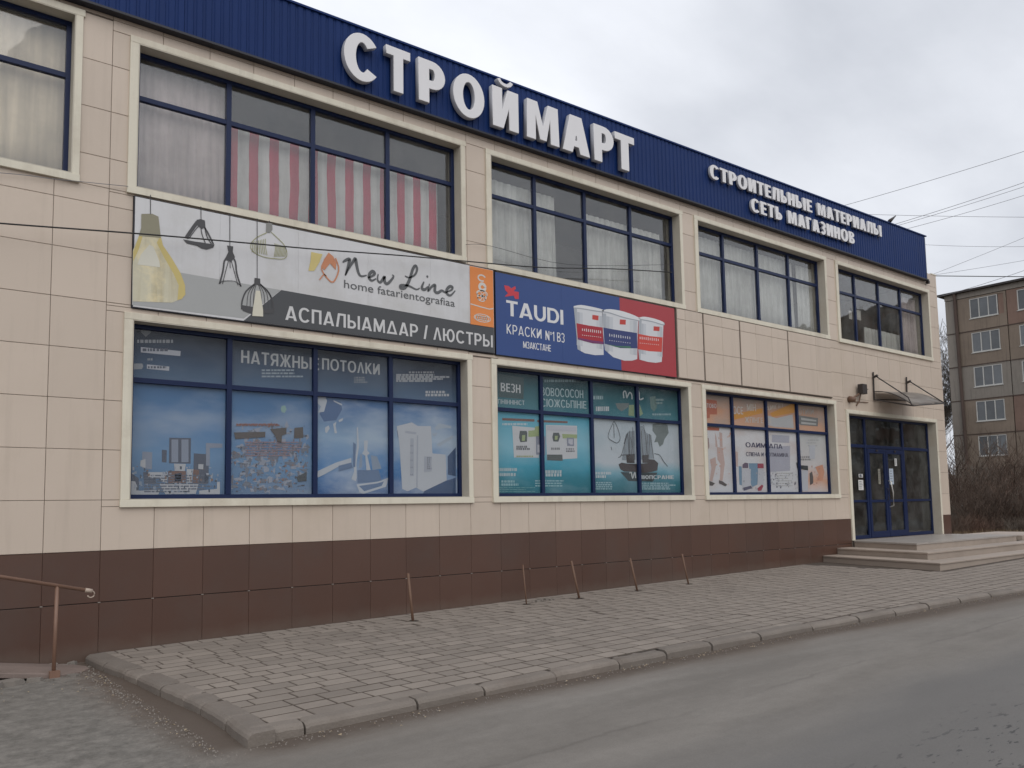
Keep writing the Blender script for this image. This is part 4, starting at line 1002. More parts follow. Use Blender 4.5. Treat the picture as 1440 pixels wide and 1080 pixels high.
shape(pA, (.20, .32, .30), [[(372, 480), (392, 476), (402, 500), (390, 522), (372, 516), (366, 498)]], fB, 1)
rr = random.Random(12)
for col, n_ in (((.30, .33, .38), 26), ((.06, .08, .11), 26), ((.17, .12, .10), 10), ((.22, .27, .34), 22)):
    P = []
    for k in range(n_):
        cx, cy = rr.uniform(20, 500), rr.uniform(860, 1005); w_, h_ = rr.uniform(4, 16), rr.uniform(4, 20); P.append([(cx, cy), (cx+w_, cy+rr.uniform(-2, 2)), (cx+w_*.9, cy+h_), (cx+1, cy+h_)])
    shape(pA, col, P, fA, 4, 'printed_goods')
# pale boats and tower shapes, third pane
shape(pA, (.38, .42, .47), [[(66, 362), (130, 366), (140, 395), (120, 465), (80, 470), (100, 430), (66, 400)], [(182, 388), (240, 415), (236, 424), (184, 398)], [(215, 520), (246, 506), (242, 524), (220, 534)], [(126, 570), (150, 555), (158, 575), (138, 606), (128, 600)], [(180, 545), (202, 530), (196, 560), (206, 606), (190, 608)],
    [(384, 655), (410, 655), (405, 720), (422, 740), (405, 752), (440, 905), (420, 916), (402, 880), (392, 755), (370, 742), (384, 720)], [(300, 910), (318, 862), (312, 700), (330, 690), (336, 900), (330, 924)], [(336, 570), (344, 565), (350, 700), (330, 830), (322, 820), (338, 690)],
    [(66, 862), (200, 800), (300, 770), (300, 800), (210, 830), (120, 880), (66, 905)], [(334, 945), (480, 925), (545, 900), (530, 960), (380, 1008), (355, 998)]], fC, 2)
shape(pA, (.10, .16, .27), [[(350, 955), (470, 938), (515, 925), (500, 955), (385, 990)], [(215, 822), (300, 800), (310, 835), (215, 860)], [(340, 850), (480, 850), (500, 920), (340, 935)], [(312, 665), (330, 680), (326, 830), (312, 830)]], fC, 3)
shape(pA, (.065, .12, .24), [[(140, 380), (230, 400), (240, 450), (200, 520), (120, 530), (90, 480)]], fC, 1)
shape(pA, (.20, .26, .34), [[(360, 745), (372, 745), (372, 830), (350, 840)], [(430, 752), (470, 760), (500, 840), (440, 850)]], fC, 1)
# white carton and blue shapes, fourth pane
shape(pA, (.39, .42, .46), [[(600, 560), (700, 535), (740, 560), (825, 560), (836, 740), (922, 748), (930, 918), (775, 992), (728, 966), (672, 990), (636, 975), (618, 680)]], fC, 2, 'printed_carton')
shape(pA, (.31, .34, .39), [[(732, 620), (742, 620), (738, 965), (728, 965)], [(655, 590), (730, 600), (728, 615), (655, 606)], [(780, 760), (830, 760), (830, 860), (780, 865)], [(690, 640), (712, 642), (712, 890), (688, 890)]], fC, 3)
shape(pA, (.035, .07, .15), [[(840, 905), (930, 920), (990, 900), (990, 1010), (770, 1010)], [(936, 760), (990, 700), (990, 890), (938, 880)], [(602, 590), (618, 590), (624, 636), (608, 634)]], fC, 1)
shape(pA, (.30, .36, .43), [[(850, 570), (880, 540), (960, 560), (960, 575), (900, 572), (860, 590)], [(862, 680), (968, 620), (970, 640), (880, 695)], [(830, 610), (872, 604), (850, 630)]], fC, 2)
lines(pA, fC, 596, 950, 222, 262, 4, (.26, .28, .30), 2, 6); lines(pA, fC, 790, 950, 335, 355, 2, (.34, .36, .38), 2, 8); lines(pA, fC, 680, 850, 205, 212, 1, (.20, .21, .23), 2, 6)
lines(pA, fC, 800, 830, 770, 840, 6, (.10, .11, .14), 4, 4); lines(pA, fC, 690, 710, 690, 880, 5, (.16, .17, .20), 4, 3)

lo2 = poster_mat('teal_sea_film', [(0, (.012, .11, .145)), (.22, (.022, .18, .24)), (.36, (.05, .29, .40)), (.62, (.19, .42, .52)), (1, (.07, .31, .42))], .60, 2.08, .35, (.30, .45, .50), 1.5)
lo2b = poster_mat('misty_sea_film', [(0, (.022, .10, .125)), (.22, (.045, .18, .23)), (.32, (.16, .34, .42)), (.45, (.42, .47, .51)), (1, (.40, .46, .50))], .60, 2.08, .4, (.22, .34, .40), 1.2)
hi2 = poster_mat('dark_teal_film', [(0, (.065, .19, .23)), (.6, (.03, .10, .12)), (1, (.012, .03, .038))], 2.08, 2.78, .35, (.10, .20, .22), 1.3)
pB = poster(DN[1], 2.08, MU_L[1], 'teal sea poster film with dark sailing ship and white product cards', lo2, hi2, {2: lo2b, 3: lo2b})
fD = lambda p: cvt(p, 690, 510, 5.687, YPO); fE = lambda p: cvt(p, 830, 530, 6.35, YPO)
shape(pB, (.03, .065, .07), [[(62, 90), (265, 120), (262, 292), (62, 275)]], fD, 1)
def txt_at(par_, s_, f, l, r, hpx, col, **kw):
    a, b = f([l])[0], f([r])[0]; c = f([(l[0], l[1]-hpx)])[0]
    return print_text(s_, a[0], b[0], a[1], c[1]-a[1], YPO-.0045, flat('p_%03d_%03d_%03d' % tuple(int(q*999) for q in col), col, .4), par_, rise=b[1]-a[1], **kw)
txt_at(pB, 'ВЕЗН', fD, (80, 228), (238, 245), 68, (.44, .47, .48), v=.17, h=.14)
txt_at(pB, 'ГІНІІННІНІСТ', fD, (58, 328), (270, 340), 36, (.40, .46, .48), v=.13, h=.12)
txt_at(pB, 'ВОВОСОСОН', fD, (402, 262), (740, 285), 66, (.30, .40, .42), v=.15, h=.13, gap=.1)
txt_at(pB, 'СІОЖСЬПІНІЕ', fD, (402, 350), (765, 368), 62, (.32, .42, .44), v=.15, h=.13, gap=.1)
lines(pB, fD, 430, 680, 145, 165, 1, (.16, .26, .28), 2, 10); lines(pB, fE, 10, 150, 185, 190, 1, (.24, .34, .36), 2, 16); lines(pB, fE, 50, 200, 285, 290, 1, (.42, .46, .48), 2, 20); lines(pB, fE, 580, 660, 205, 235, 2, (.22, .30, .30), 2, 9); lines(pB, fE, 555, 720, 335, 340, 1, (.24, .34, .36), 2, 8)
shape(pB, (.46, .48, .50), [[(172, 505), (350, 520), (385, 530), (385, 760), (186, 758)], [(440, 498), (690, 505), (692, 765), (450, 780)]], fD, 1, 'printed_card')
shape(pB, (.15, .075, .06), [[(92, 442), (350, 452), (350, 472), (92, 462)], [(372, 458), (615, 468), (615, 484), (372, 476)]], fD, 1)
lines(pB, fD, 92, 370, 492, 498, 1, (.36, .46, .50), 2, 8)
shape(pB, (.07, .085, .085), [[(232, 545), (285, 545), (292, 560), (290, 632), (236, 636), (226, 600)], [(500, 560), (545, 560), (555, 590), (540, 632), (500, 630), (492, 595)], [(450, 735), (572, 735), (575, 785), (450, 780)]], fD, 2)
shape(pB, (.27, .34, .16), [[(300, 545), (350, 540), (355, 510), (385, 508), (385, 590), (300, 594)], [(570, 570), (690, 575), (690, 606), (575, 606)], [(250, 580), (275, 578), (272, 625), (248, 625)], [(512, 585), (536, 585), (532, 615), (512, 618)]], fD, 3)
shape(pB, (.20, .22, .28), [[(360, 585), (438, 590), (436, 740), (362, 735)], [(606, 600), (665, 600), (665, 668), (610, 665)]], fD, 3)
shape(pB, (.40, .42, .47), [[(372, 655), (428, 658), (428, 720), (372, 718)], [(620, 612), (655, 612), (655, 655), (635, 655), (620, 640)], [(450, 505), (680, 514), (680, 550), (450, 538)]], fD, 4)
lines(pB, fD, 205, 312, 672, 690, 2, (.10, .11, .12), 3, 8); lines(pB, fD, 482, 566, 688, 694, 1, (.18, .19, .20), 3, 9); lines(pB, fD, 602, 690, 690, 708, 2, (.12, .12, .14), 3, 6); lines(pB, fD, 205, 340, 748, 750, 1, (.25, .30, .12), 3, 5)
lines(pB, fD, 60, 215, 855, 895, 2, (.36, .44, .47), 2, 12); lines(pB, fD, 420, 580, 872, 898, 2, (.36, .44, .47), 2, 12); lines(pB, fD, 355, 630, 945, 985, 3, (.22, .38, .42), 2, 5); lines(pB, fD, 85, 225, 950, 975, 2, (.22, .38, .42), 2, 9); lines(pB, fD, 60, 390, 1000, 1030, 3, (.10, .26, .28), 2, 3)
lines(pB, fE, 30, 200, 860, 890, 2, (.40, .46, .49), 2, 12); lines(pB, fE, 30, 250, 945, 1000, 4, (.25, .38, .42), 2, 5); lines(pB, fE, 440, 770, 950, 1000, 4, (.25, .38, .42), 2, 5)
# ship
shape(pB, (.045, .035, .035), [[(252, 780), (280, 765), (330, 775), (420, 778), (510, 770), (515, 735), (570, 738), (605, 770), (598, 835), (545, 850), (480, 855), (420, 850), (300, 845), (268, 825)]], fE, 3, 'printed_ship')
shape(pB, (.055, .05, .05), [[(320, 700), (395, 690), (395, 770), (325, 768)], [(462, 700), (520, 695), (512, 768), (465, 768)]], fE, 3)
shape(pB, (.22, .26, .29), [[(335, 490), (395, 480), (405, 740), (280, 745), (300, 640)], [(420, 430), (470, 440), (500, 500), (545, 520), (568, 730), (430, 740)]], fE, 2, 'printed_sails')
mb = MB()
for p in ([(248, 720), (280, 690), (330, 500)], [(350, 480), (352, 765)], [(378, 450), (382, 765)], [(432, 420), (440, 765)], [(475, 430), (498, 600), (492, 765)], [(528, 510), (520, 765)], [(300, 600), (330, 505), (345, 700)], [(530, 510), (566, 730)], [(270, 700), (395, 690)], [(570, 685), (620, 700), (650, 750), (690, 800)], [(360, 540), (372, 620), (362, 700)], [(455, 480), (460, 600), (470, 700)], [(508, 520), (505, 640), (512, 700)],
          [(210, 395), (175, 470), (158, 540), (200, 575), (240, 590), (266, 545), (240, 450), (210, 395)], [(208, 420), (212, 545)], [(185, 625), (190, 655)]):
    ribbon(mb, smooth_path(fE(p), 3), .012, YPO-.0062)
mb.build('printed_rigging', flat('ink2', (.06, .06, .065)), pB)
shape(pB, (.13, .16, .16), [[(556, 420), (640, 400), (690, 430), (700, 500), (660, 560), (650, 600), (620, 625), (600, 580), (570, 585), (590, 530), (555, 480)], [(225, 235), (345, 235), (340, 270), (280, 308), (240, 280)]], fE, 2)
shape(pB, (.20, .27, .16), [[(345, 250), (390, 250), (392, 352), (340, 345)], [(412, 260), (440, 245), (470, 330), (440, 352), (412, 350)]], fE, 2)
shape(pB, (.10, .17, .16), [[(530, 180), (580, 170), (595, 270), (570, 310), (540, 280)]], fE, 2)
mb = MB()
for p in ([(300, 190), (295, 140), (315, 130), (325, 190)], [(325, 190), (350, 140), (370, 160), (372, 200)], [(405, 150), (410, 200), (435, 130), (440, 200), (475, 190)], [(350, 860), (365, 850), (378, 905), (398, 850), (405, 905)]): ribbon(mb, smooth_path(fE(p), 3), .03, YPO-.0032)
tag(mb.build('script_lettering', flat('postertext2', (.40, .44, .45)), pB), kind='stuff')
txt_at(pB, 'ЗЮПСРАНІЕ', fE, (442, 912), (745, 912), 34, (.42, .46, .48), v=.2, h=.17, gap=.06)
shape(pB, (.03, .045, .05), [[(268, 850), (600, 855), (560, 935), (340, 930)]], fE, 1)

lo3 = poster_mat('pale_product_film', [(0, (.52, .54, .57)), (.5, (.55, .56, .58)), (1, (.58, .58, .59))], .60, 2.09, .5, (.50, .38, .33), 1.5)
lo3b = poster_mat('pale_orange_film', [(0, (.56, .54, .54)), (.22, (.58, .34, .24)), (.45, (.54, .52, .52)), (1, (.46, .48, .48))], .60, 2.09, .3, (.44, .43, .43), 1.2)
hi3 = poster_mat('orange_film', [(0, (.58, .36, .25)), (.5, (.52, .30, .20)), (1, (.36, .31, .27))], 2.09, 2.78, .8, (.34, .32, .30), 1.4)
pC = poster(DN[2], 2.09, MU_L[2], 'white and orange poster film with product boxes in window beside the entrance', lo3, hi3, {3: lo3b})
fF = lambda p: cvt(p, 970, 530, 5.68, YPO)
shape(pC, (.40, .13, .08), [[(118, 175), (215, 190), (218, 300), (160, 300), (158, 330), (118, 330)], [(118, 398), (235, 405), (235, 430), (118, 425)]], fF, 1)
txt_at(pC, 'ЕТОВО', fF, (120, 245), (212, 250), 34, (.50, .50, .50), v=.17, h=.15)
txt_at(pC, 'ОФЕ'.replace('Ф', 'С'), fF, (345, 295), (425, 300), 60, (.52, .50, .46), v=.16, h=.14)
txt_at(pC, 'МІНУ', fF, (455, 270), (545, 275), 55, (.50, .47, .42), v=.15, h=.13)
txt_at(pC, 'АИІГІІТ', fF, (608, 272), (750, 240), 35, (.50, .45, .38), v=.15, h=.13)
txt_at(pC, 'ЖПІНГЕ НВ', fF, (440, 365), (650, 372), 45, (.50, .46, .42), v=.16, h=.14)
shape(pC, (.55, .27, .06), [[(340, 300), (580, 250), (580, 290), (345, 345)], [(640, 290), (835, 205), (835, 285), (660, 320)]], fF, 1)
shape(pC, (.42, .43, .44), [[(600, 300), (690, 330), (820, 300), (830, 410), (680, 400), (610, 380)]], fF, 1)
shape(pC, (.17, .18, .18), [[(865, 305), (1025, 330), (1022, 395), (885, 385), (868, 370)]], fF, 1)
shape(pC, (.42, .43, .42), [[(888, 325), (1010, 345), (1010, 357), (890, 345)], [(888, 358), (1010, 372), (1008, 384), (890, 376)]], fF, 2)
txt_at(pC, 'ОТИІІИ', fF, (865, 300), (990, 300), 45, (.36, .34, .31), v=.14, h=.12)
txt_at(pC, 'ОАИМХАЛА', fF, (445, 560), (740, 575), 38, (.07, .07, .12), v=.16, h=.14, gap=.07)
txt_at(pC, 'СПІЕНА И СОТМАМІНА', fF, (448, 632), (785, 640), 32, (.08, .08, .12), v=.16, h=.14, gap=.07)
shape(pC, (.36, .37, .43), [[(620, 560), (800, 550), (800, 750), (625, 760)], [(655, 462), (795, 470), (795, 528), (655, 522)]], fF, 1)
shape(pC, (.16, .26, .36), [[(390, 712), (414, 716), (416, 868), (396, 860)], [(470, 690), (545, 690), (540, 860), (500, 880), (488, 860)]], fF, 1)
shape(pC, (.44, .46, .50), [[(414, 735), (486, 735), (486, 885), (418, 885)], [(545, 735), (590, 735), (590, 860), (540, 860)], [(880, 745), (944, 745), (944, 912), (888, 912)], [(955, 545), (1000, 545), (1000, 655), (955, 655)]], fF, 2)
shape(pC, (.13, .10, .14), [[(420, 700), (440, 685), (465, 690), (466, 728), (420, 728)]], fF, 3); shape(pC, (.30, .06, .09), [[(540, 692), (588, 692), (590, 730), (540, 730)], [(540, 890), (575, 860), (588, 870), (570, 908), (545, 912)]], fF, 3)
shape(pC, (.10, .10, .15), [[(425, 885), (490, 868), (495, 890), (430, 910)]], fF, 3)
shape(pC, (.04, .045, .05), [[(848, 685), (870, 680), (880, 705), (942, 710), (944, 748), (855, 730)]], fF, 4)
shape(pC, (.10, .09, .09), [[(955, 770), (975, 755), (985, 800), (985, 850), (960, 865)], [(155, 830), (200, 850), (180, 870), (152, 866)], [(232, 825), (262, 835), (298, 862), (282, 875), (232, 850)]], fF, 3)
shape(pC, (.47, .36, .33), [[(215, 560), (262, 565), (280, 690), (262, 830), (238, 826), (246, 700), (220, 660)], [(160, 660), (205, 640), (212, 700), (180, 835), (158, 828), (172, 730)], [(345, 590), (385, 600), (385, 720), (345, 700)], [(200, 440), (212, 480), (222, 560), (205, 560)], [(235, 440), (258, 450), (262, 560), (240, 560)]], fF, 1)
shape(pC, (.30, .22, .21), [[(130, 480), (150, 490), (156, 560), (140, 590), (130, 540)]], fF, 2)
shape(pC, (.52, .26, .17), [[(1000, 720), (1060, 700), (1075, 760), (1060, 830), (1010, 830), (1030, 780)]], fF, 2)
for col, n_, x0_, x1_, y0_, y1_ in (((.30, .31, .35), 40, 380, 860, 760, 900), ((.14, .14, .17), 30, 630, 850, 760, 880), ((.55, .30, .22), 16, 120, 320, 420, 860), ((.36, .40, .45), 30, 600, 1040, 440, 900), ((.40, .22, .18), 14, 960, 1080, 660, 880)):
    P = []
    for k in range(n_):
        cx, cy = rr.uniform(x0_, x1_), rr.uniform(y0_, y1_); w_, h_ = rr.uniform(3, 14), rr.uniform(3, 16); P.append([(cx, cy), (cx+w_, cy+rr.uniform(-2, 2)), (cx+w_*.8, cy+h_), (cx+1, cy+h_)])
    shape(pC, col, P, fF, 2, 'printed_goods')
lines(pC, fF, 690, 830, 770, 870, 6, (.34, .35, .33), 2, 3); lines(pC, fF, 640, 655, 790, 850, 3, (.15, .15, .16), 2, 5); lines(pC, fF, 945, 1028, 505, 550, 3, (.28, .29, .30), 2, 3); lines(pC, fF, 880, 1010, 640, 660, 2, (.22, .22, .22), 2, 7)

# ------------------------------------------------------------------ curtains
def curtain(label, x0, x1, z0, z1, mat, amp=.025, wl=.14, y=.31, sag=0):
    mb = MB(); n_ = int((x1-x0)/.025); ph = random.uniform(0, 6)
    cols = []
    for i in range(n_+1):
        x = x0+(x1-x0)*i/n_; cols.append([])
        for k in range(5):
            t = k/4; z = z1+(z0-z1)*t
            yy = y+amp*(.5+.5*t)*(math.sin(x/wl*6.283+ph+.6*math.sin(x*3.1))+.4*math.sin(x/wl*2.9+1+t))
            cols[-1].append(len(mb.v)); mb.v.append((x+.01*math.sin(t*3+x*9), yy, z+(sag*math.sin(3.14*i/n_) if k == 0 else 0)))
    for i in range(n_):
        for k in range(4): mb.f.append((cols[i][k], cols[i][k+1], cols[i+1][k+1], cols[i+1][k]))
    o = mb.build('curtain', MT[mat], smooth=True); o.modifiers.new('cloth', 'SOLIDIFY').thickness = .002
    return tag(o, label, 'curtain')
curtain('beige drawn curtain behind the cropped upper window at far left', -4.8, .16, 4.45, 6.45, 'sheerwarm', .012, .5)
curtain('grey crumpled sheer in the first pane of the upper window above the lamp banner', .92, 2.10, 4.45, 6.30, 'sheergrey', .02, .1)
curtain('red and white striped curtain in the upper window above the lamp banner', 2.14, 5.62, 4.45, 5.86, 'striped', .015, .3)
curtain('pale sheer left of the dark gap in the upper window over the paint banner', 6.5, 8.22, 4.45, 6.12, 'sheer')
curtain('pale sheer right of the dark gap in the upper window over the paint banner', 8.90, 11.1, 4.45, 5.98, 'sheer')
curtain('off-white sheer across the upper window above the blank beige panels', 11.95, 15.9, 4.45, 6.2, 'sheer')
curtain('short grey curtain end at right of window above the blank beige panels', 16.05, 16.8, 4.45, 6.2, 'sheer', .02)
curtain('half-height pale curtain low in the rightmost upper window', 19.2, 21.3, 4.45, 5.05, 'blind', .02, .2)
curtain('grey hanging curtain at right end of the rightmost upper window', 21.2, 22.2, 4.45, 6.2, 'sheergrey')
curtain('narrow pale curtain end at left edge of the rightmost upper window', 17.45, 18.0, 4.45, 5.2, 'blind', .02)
for nm, x, y_, w_, h_, lb in (('a', 1196, 443, .16, .22, 'small white paper stuck left of the mullion in the rightmost upper window'), ('b', 1207, 443, .26, .26, 'larger white paper stuck right of the mullion in the rightmost upper window')):
    p = at(x, y_, .205); o = MB().box(p[0]-w_/2, p[0]+w_/2, .204, .206, p[1]-h_/2, p[1]+h_/2).build('notice', MT['paper']); tag(o, lb, 'notice')

# ------------------------------------------------------------------ entrance steps
def gq(x): return gz(x)
steps = thing('entrance_steps', 'three grey stone steps and landing in front of the shop entrance', 'steps')
def hexa(mb, P, z0, z1):
    k = len(mb.v); n_ = len(P); mb.v += [(x, y, z0) for x, y in P]+[(x, y, z1) for x, y in P]
    mb.f.append(tuple(reversed(range(k, k+n_)))); mb.f.append(tuple(range(k+n_, k+2*n_)))
    for i in range(n_): mb.f.append((k+i, k+(i+1) % n_, k+n_+(i+1) % n_, k+n_+i))
    return mb
def stepbox(xw, xc, yf, top, bot, x1):
    ex = lambda y: xc+(xw-xc)*(y-yf)/(0-yf)
    hexa(MB(), [(ex(yf+.02)+.02, yf+.02), (x1, yf+.02), (x1, -.001), (ex(-.001)+.02, -.001)], bot, top-.036).build('riser', MT['step'], steps)
    x = xc; D_ = .5
    while x < x1-.02:
        L = min(random.choice((1.1, 1.2, 1.2)), x1-x); x_in = x if x > xc else ex(yf+D_)
        j_ = random.uniform(-.003, .003)
        hexa(MB(), [(x+.003, yf), (x+L-.003, yf), (x+L-.003, yf+D_), (x_in+.003, yf+D_)], top-.036, top+j_).build('tread', MT['step'], steps, bevel=.007); x += L
    y = yf+D_+.004
    while y < -.02:
        L = min(1.05, -.004-y); hexa(MB(), [(ex(y), y), (ex(y)+.6, y), (ex(y+L)+.6, y+L-.005), (ex(y+L), y+L-.005)], top-.036, top+random.uniform(-.003, .003)).build('tread', MT['step'], steps, bevel=.007); y += L
stepbox(16.12, 15.30, -3.03, -.825, -1.2, 26.0); stepbox(16.75, 16.12, -2.42, -.68, -.862, 26.0)
hexa(MB(), [(17.04, -1.76), (22.6, -1.76), (22.6, -.034), (17.50, -.034)], -.716, -.571).build('riser', MT['step'], steps)
x = 17.0; k = 0
while x < 22.6:
    y = -1.78
    while y < -.05:
        y2 = min(y+.585, -.034); f_ = lambda yy: 17.0+(yy+1.78)*.28 if k == 0 else x
        hexa(MB(), [(f_(y)+.003, y+.003), (max(min(x+.6, 22.6)-.003, f_(y)+.05), y+.003), (max(min(x+.6, 22.6)-.003, f_(y2)+.05), y2-.003), (f_(y2)+.003, y2-.003)], -.57, -.535).build('landing_slab', MT['landing'], steps); y += .585
    x += .6; k += 1
MB().box(17.56, 22.24, -.033, .33, -.57, -.531).build('threshold', MT['landing'], steps)
MB().box(22.66, 25.4, -1.88, -.2, -.68, -.555).build('end_slab', MT['step'], steps)

# ------------------------------------------------------------------ canopy
can = thing('entrance_canopy', 'small curved smoky canopy on thin dark brackets above the shop door', 'canopy')
A, B_, Cc, D = (18.86, -.02, 3.04), (18.86, -1.0, 2.78), (20.62, -1.0, 2.95), (20.62, -.02, 3.14)
TL, TRr = (18.88, -.02, 3.72), (20.66, -.02, 3.74)
fr = MB().tube([A, B_], .020, 6).tube([B_, Cc], .020, 6).tube([Cc, D], .020, 6).tube([A, D], .016, 6).build('frame', MT['metal'], can)
for a, b in ((TL, A), (TRr, D)): MB().tube([(a[0], -.03, a[2]+.04), (b[0], -.03, b[2])], .022, 6).build('wall_bracket', MT['metal'], can)
MB().tube([(18.88, -.10, 3.64), (18.86, -.90, 3.0), (18.86, -.98, 2.80)], .016, 6).build('strut', MT['metal'], can)
MB().tube([(20.66, -.10, 3.66), (20.62, -.98, 2.97)], .016, 6).build('strut', MT['metal'], can)
for x in (18.88, 20.66): MB().tube([(x, -.02, 3.62), (x, -.14, 3.66)], .034, 8).build('bracket_joint', MT['metal'], can)
m, n, b = newmat('smoky_plastic'); geo = n.add('ShaderNodeNewGeometry').outputs['Position']
n.l.new(n.mix(n.maprange(n.noise(n.scalev(geo, (1, 2, 5)), 2, 5), .3, .7), (.16, .14, .125), (.30, .27, .24)), b.inputs['Base Color']); b.inputs['Roughness'].default_value = .35; b.inputs['Transmission Weight'].default_value = .25; b.inputs['IOR'].default_value = 1.1
MT['smoky'] = m
mb = MB(); nu, nv = 12, 10
for i in range(nu+1):
    u = i/nu
    for k in range(nv+1):
        t = k/nv; x = 18.87+(20.61-18.87)*u
        z0 = 3.25+.10*u; z1 = B_[2]+.02+(Cc[2]-B_[2])*u
        z = z0+(z1-z0)*t**1.9+.015*math.sin(u*11)*t; yy = -.03-.96*t
        mb.v.append((x, yy, z))
for i in range(nu):
    for k in range(nv):
        a = i*(nv+1)+k; mb.f.append((a, a+1, a+nv+2, a+nv+1))
o = mb.build('canopy_sheet', MT['smoky'], can, True); o.modifiers.new('s', 'SOLIDIFY').thickness = .008
mb = MB()
for k in range(9): mb.tube([(18.87, -.03-.96*k/9, 3.25-.45*(k/9)**1.9), (18.87, -.03-.96*(k+1)/9, 3.25-.45*((k+1)/9)**1.9)], .010, 4)
mb.build('edge_strip', MT['metal'], can)

# flood lamp left of the canopy
lp_ = thing('flood_lamp', 'rusty floodlight and bracket on the wall left of the canopy', 'lamp')
p = at(1199, 561, -.1); MB().tube([(p[0], -.02, p[1]), (p[0]-.02, -.16, p[1]-.02)], .085, 12, .055).build('lamp_head', MT['rust'], lp_, True)
q = at(1212, 547, -.12); MB().box(q[0]-.10, q[0]+.12, -.20, -.06, q[1]-.13, q[1]+.12).build('lamp_box', MT['metal'], lp_, bevel=.01)
mb = MB(); mb.tube([(p[0], -.04, p[1]), (q[0]-.12, -.08, q[1]-.15), (q[0], -.1, q[1]-.05)], .022, 6); mb.tube([(q[0], -.09, q[1]-.1), (q[0]-.03, -.04, q[1]-.32), (q[0]-.12, -.02, q[1]-.42)], .016, 6); mb.tube([(p[0]+.05, -.02, p[1]-.05), (p[0]+.9, -.02, p[1]-.02)], .010, 6)
mb.build('bracket', MT['rust'], lp_)
ca_ = MB(); ca_.tube([(q[0]+.1, -.02, q[1]), (q[0]+.28, -.04, q[1]+.08), (q[0]+.40, -.02, q[1]+.02), (q[0]+.5, -.02, q[1]+.05)], .010, 5); ca_.build('cable', MT['cable'], lp_)

# ------------------------------------------------------------------ leaning stakes
GRP = 'rusty pipe stubs along the wall'
for (bx, by, tx, tz_, r_, lb) in ((4.49, -.70, 4.44, -.47, .020, 'leaning rusty pipe stub nearest the left of the pavement row'), (6.67, -.55, 6.65, -.48, .011, 'thinnest dark pipe stub, second from the left along the plinth'), (7.73, -.65, 7.60, -.47, .019, 'leaning brown pipe stub in the middle of the row along the plinth'),
                           (9.12, -.65, 9.00, -.50, .018, 'leaning brown pipe stub fourth from left along the plinth'), (10.50, -.65, 10.39, -.49, .017, 'leaning brown pipe stub nearest the entrance steps')):
    t = thing('pipe_stub', lb, 'post', GRP, (bx, by, gz(bx)))
    MB().tube([(0, 0, -.1), (tx-bx, .06, tz_-gz(bx))], r_, 8).build('pipe', MT['rust'], t, True)
    mb = MB(); mb.quad(*[((.07+.02*math.sin(k*2.1))*math.cos(k*.785), (.07+.02*math.cos(k*3))*math.sin(k*.785), .006) for k in range(8)]); mb.build('mortar_patch', MT['bed'], t)
t = MB(); 
for k in range(14): 
    a = random.uniform(0, 6.28); r_ = random.uniform(0, .16); x, y = 7.08+r_*1.6*math.cos(a), -.42+r_*.6*math.sin(a); s_ = random.uniform(.01, .035)
    t.box(x-s_, x+s_, y-s_, y+s_, gz(x), gz(x)+s_)
tag(t.build('debris', MT['rubble']), 'little heap of debris by the plinth beside the thin pipe stub', 'debris')

# ------------------------------------------------------------------ ramp and handrail at left
ramp = thing('ramp', 'low brown concrete ramp slab ending beside the brown plinth at left', 'ramp')
def rt(x): return -1.215-.155*(x+.1)
mb = MB(); n_ = 10; outl = [(-4.0, -.02)]+[(.12, -.02)]+[(.30, -.18), (.40, -.40), (.40, -.58), (.30, -.70), (.10, -.78)]+[(-4.0, -.78)]
k0 = len(outl)
mb.v = [(x, y, max(rt(x), -1.252)) for x, y in outl]+[(x, y, max(rt(x), -1.252)-.055) for x, y in outl]
mb.f = [tuple(range(k0))[::-1], tuple(range(k0, 2*k0))]+[(i, (i+1) % k0, k0+(i+1) % k0, k0+i) for i in range(k0)]
o = mb.build('slab', MT['ramp'], ramp, bevel=.008)
MB().box(-4, -.8, -.74, -.03, -1.6, -1.20).build('support', MT['rubble'], ramp)
rl = thing('handrail', 'brown pipe handrail with curled end beside the low ramp', 'handrail')
zs_ = lambda x: -.31-.245*x
MB().tube([(-4, -.75, zs_(-4)), (.36, -.75, zs_(.36))], .021, 10).build('rail', MT['rail'], rl, True)
mb = MB(); mb.tube([(.36+.035*math.sin(a), -.75, zs_(.36)-.035+.035*math.cos(a)) for a in [R(k) for k in range(0, 260, 18)]], .007, 8); mb.tube([(.30, -.75, zs_(.30)), (.37, -.75, zs_(.37))], .024, 10)
mb.build('curled_end', pmat('worn_pipe_end', (.42, .34, .28), .5, .1, 20), rl, True)
for x in (.03, -2.0): MB().tube([(x, -.75, zs_(x)), (x-.012, -.75, -1.32)], .020, 8).build('post', MT['rail'], rl, True)
MB().box(-.03, .07, -.82, -.77, -1.32, -1.20).build('post_foot', MT['rail'], rl)
rub = MB(); rr = random.Random(11)
def chunk(mb, x, y, z, s, h):
    n_ = rr.randint(5, 7); P = [(x+s*rr.uniform(.6, 1.2)*math.cos(6.283*k/n_), y+s*rr.uniform(.5, 1)*math.sin(6.283*k/n_)) for k in range(n_)]
    k0 = len(mb.v); mb.v += [(a, b, z-.03) for a, b in P]+[(x+(a-x)*.82, y+(b-y)*.82, z+h*rr.uniform(.7, 1)) for a, b in P]
    mb.f.append(tuple(range(k0+n_, k0+2*n_)))
    for k in range(n_): mb.f.append((k0+k, k0+(k+1) % n_, k0+n_+(k+1) % n_, k0+n_+k))
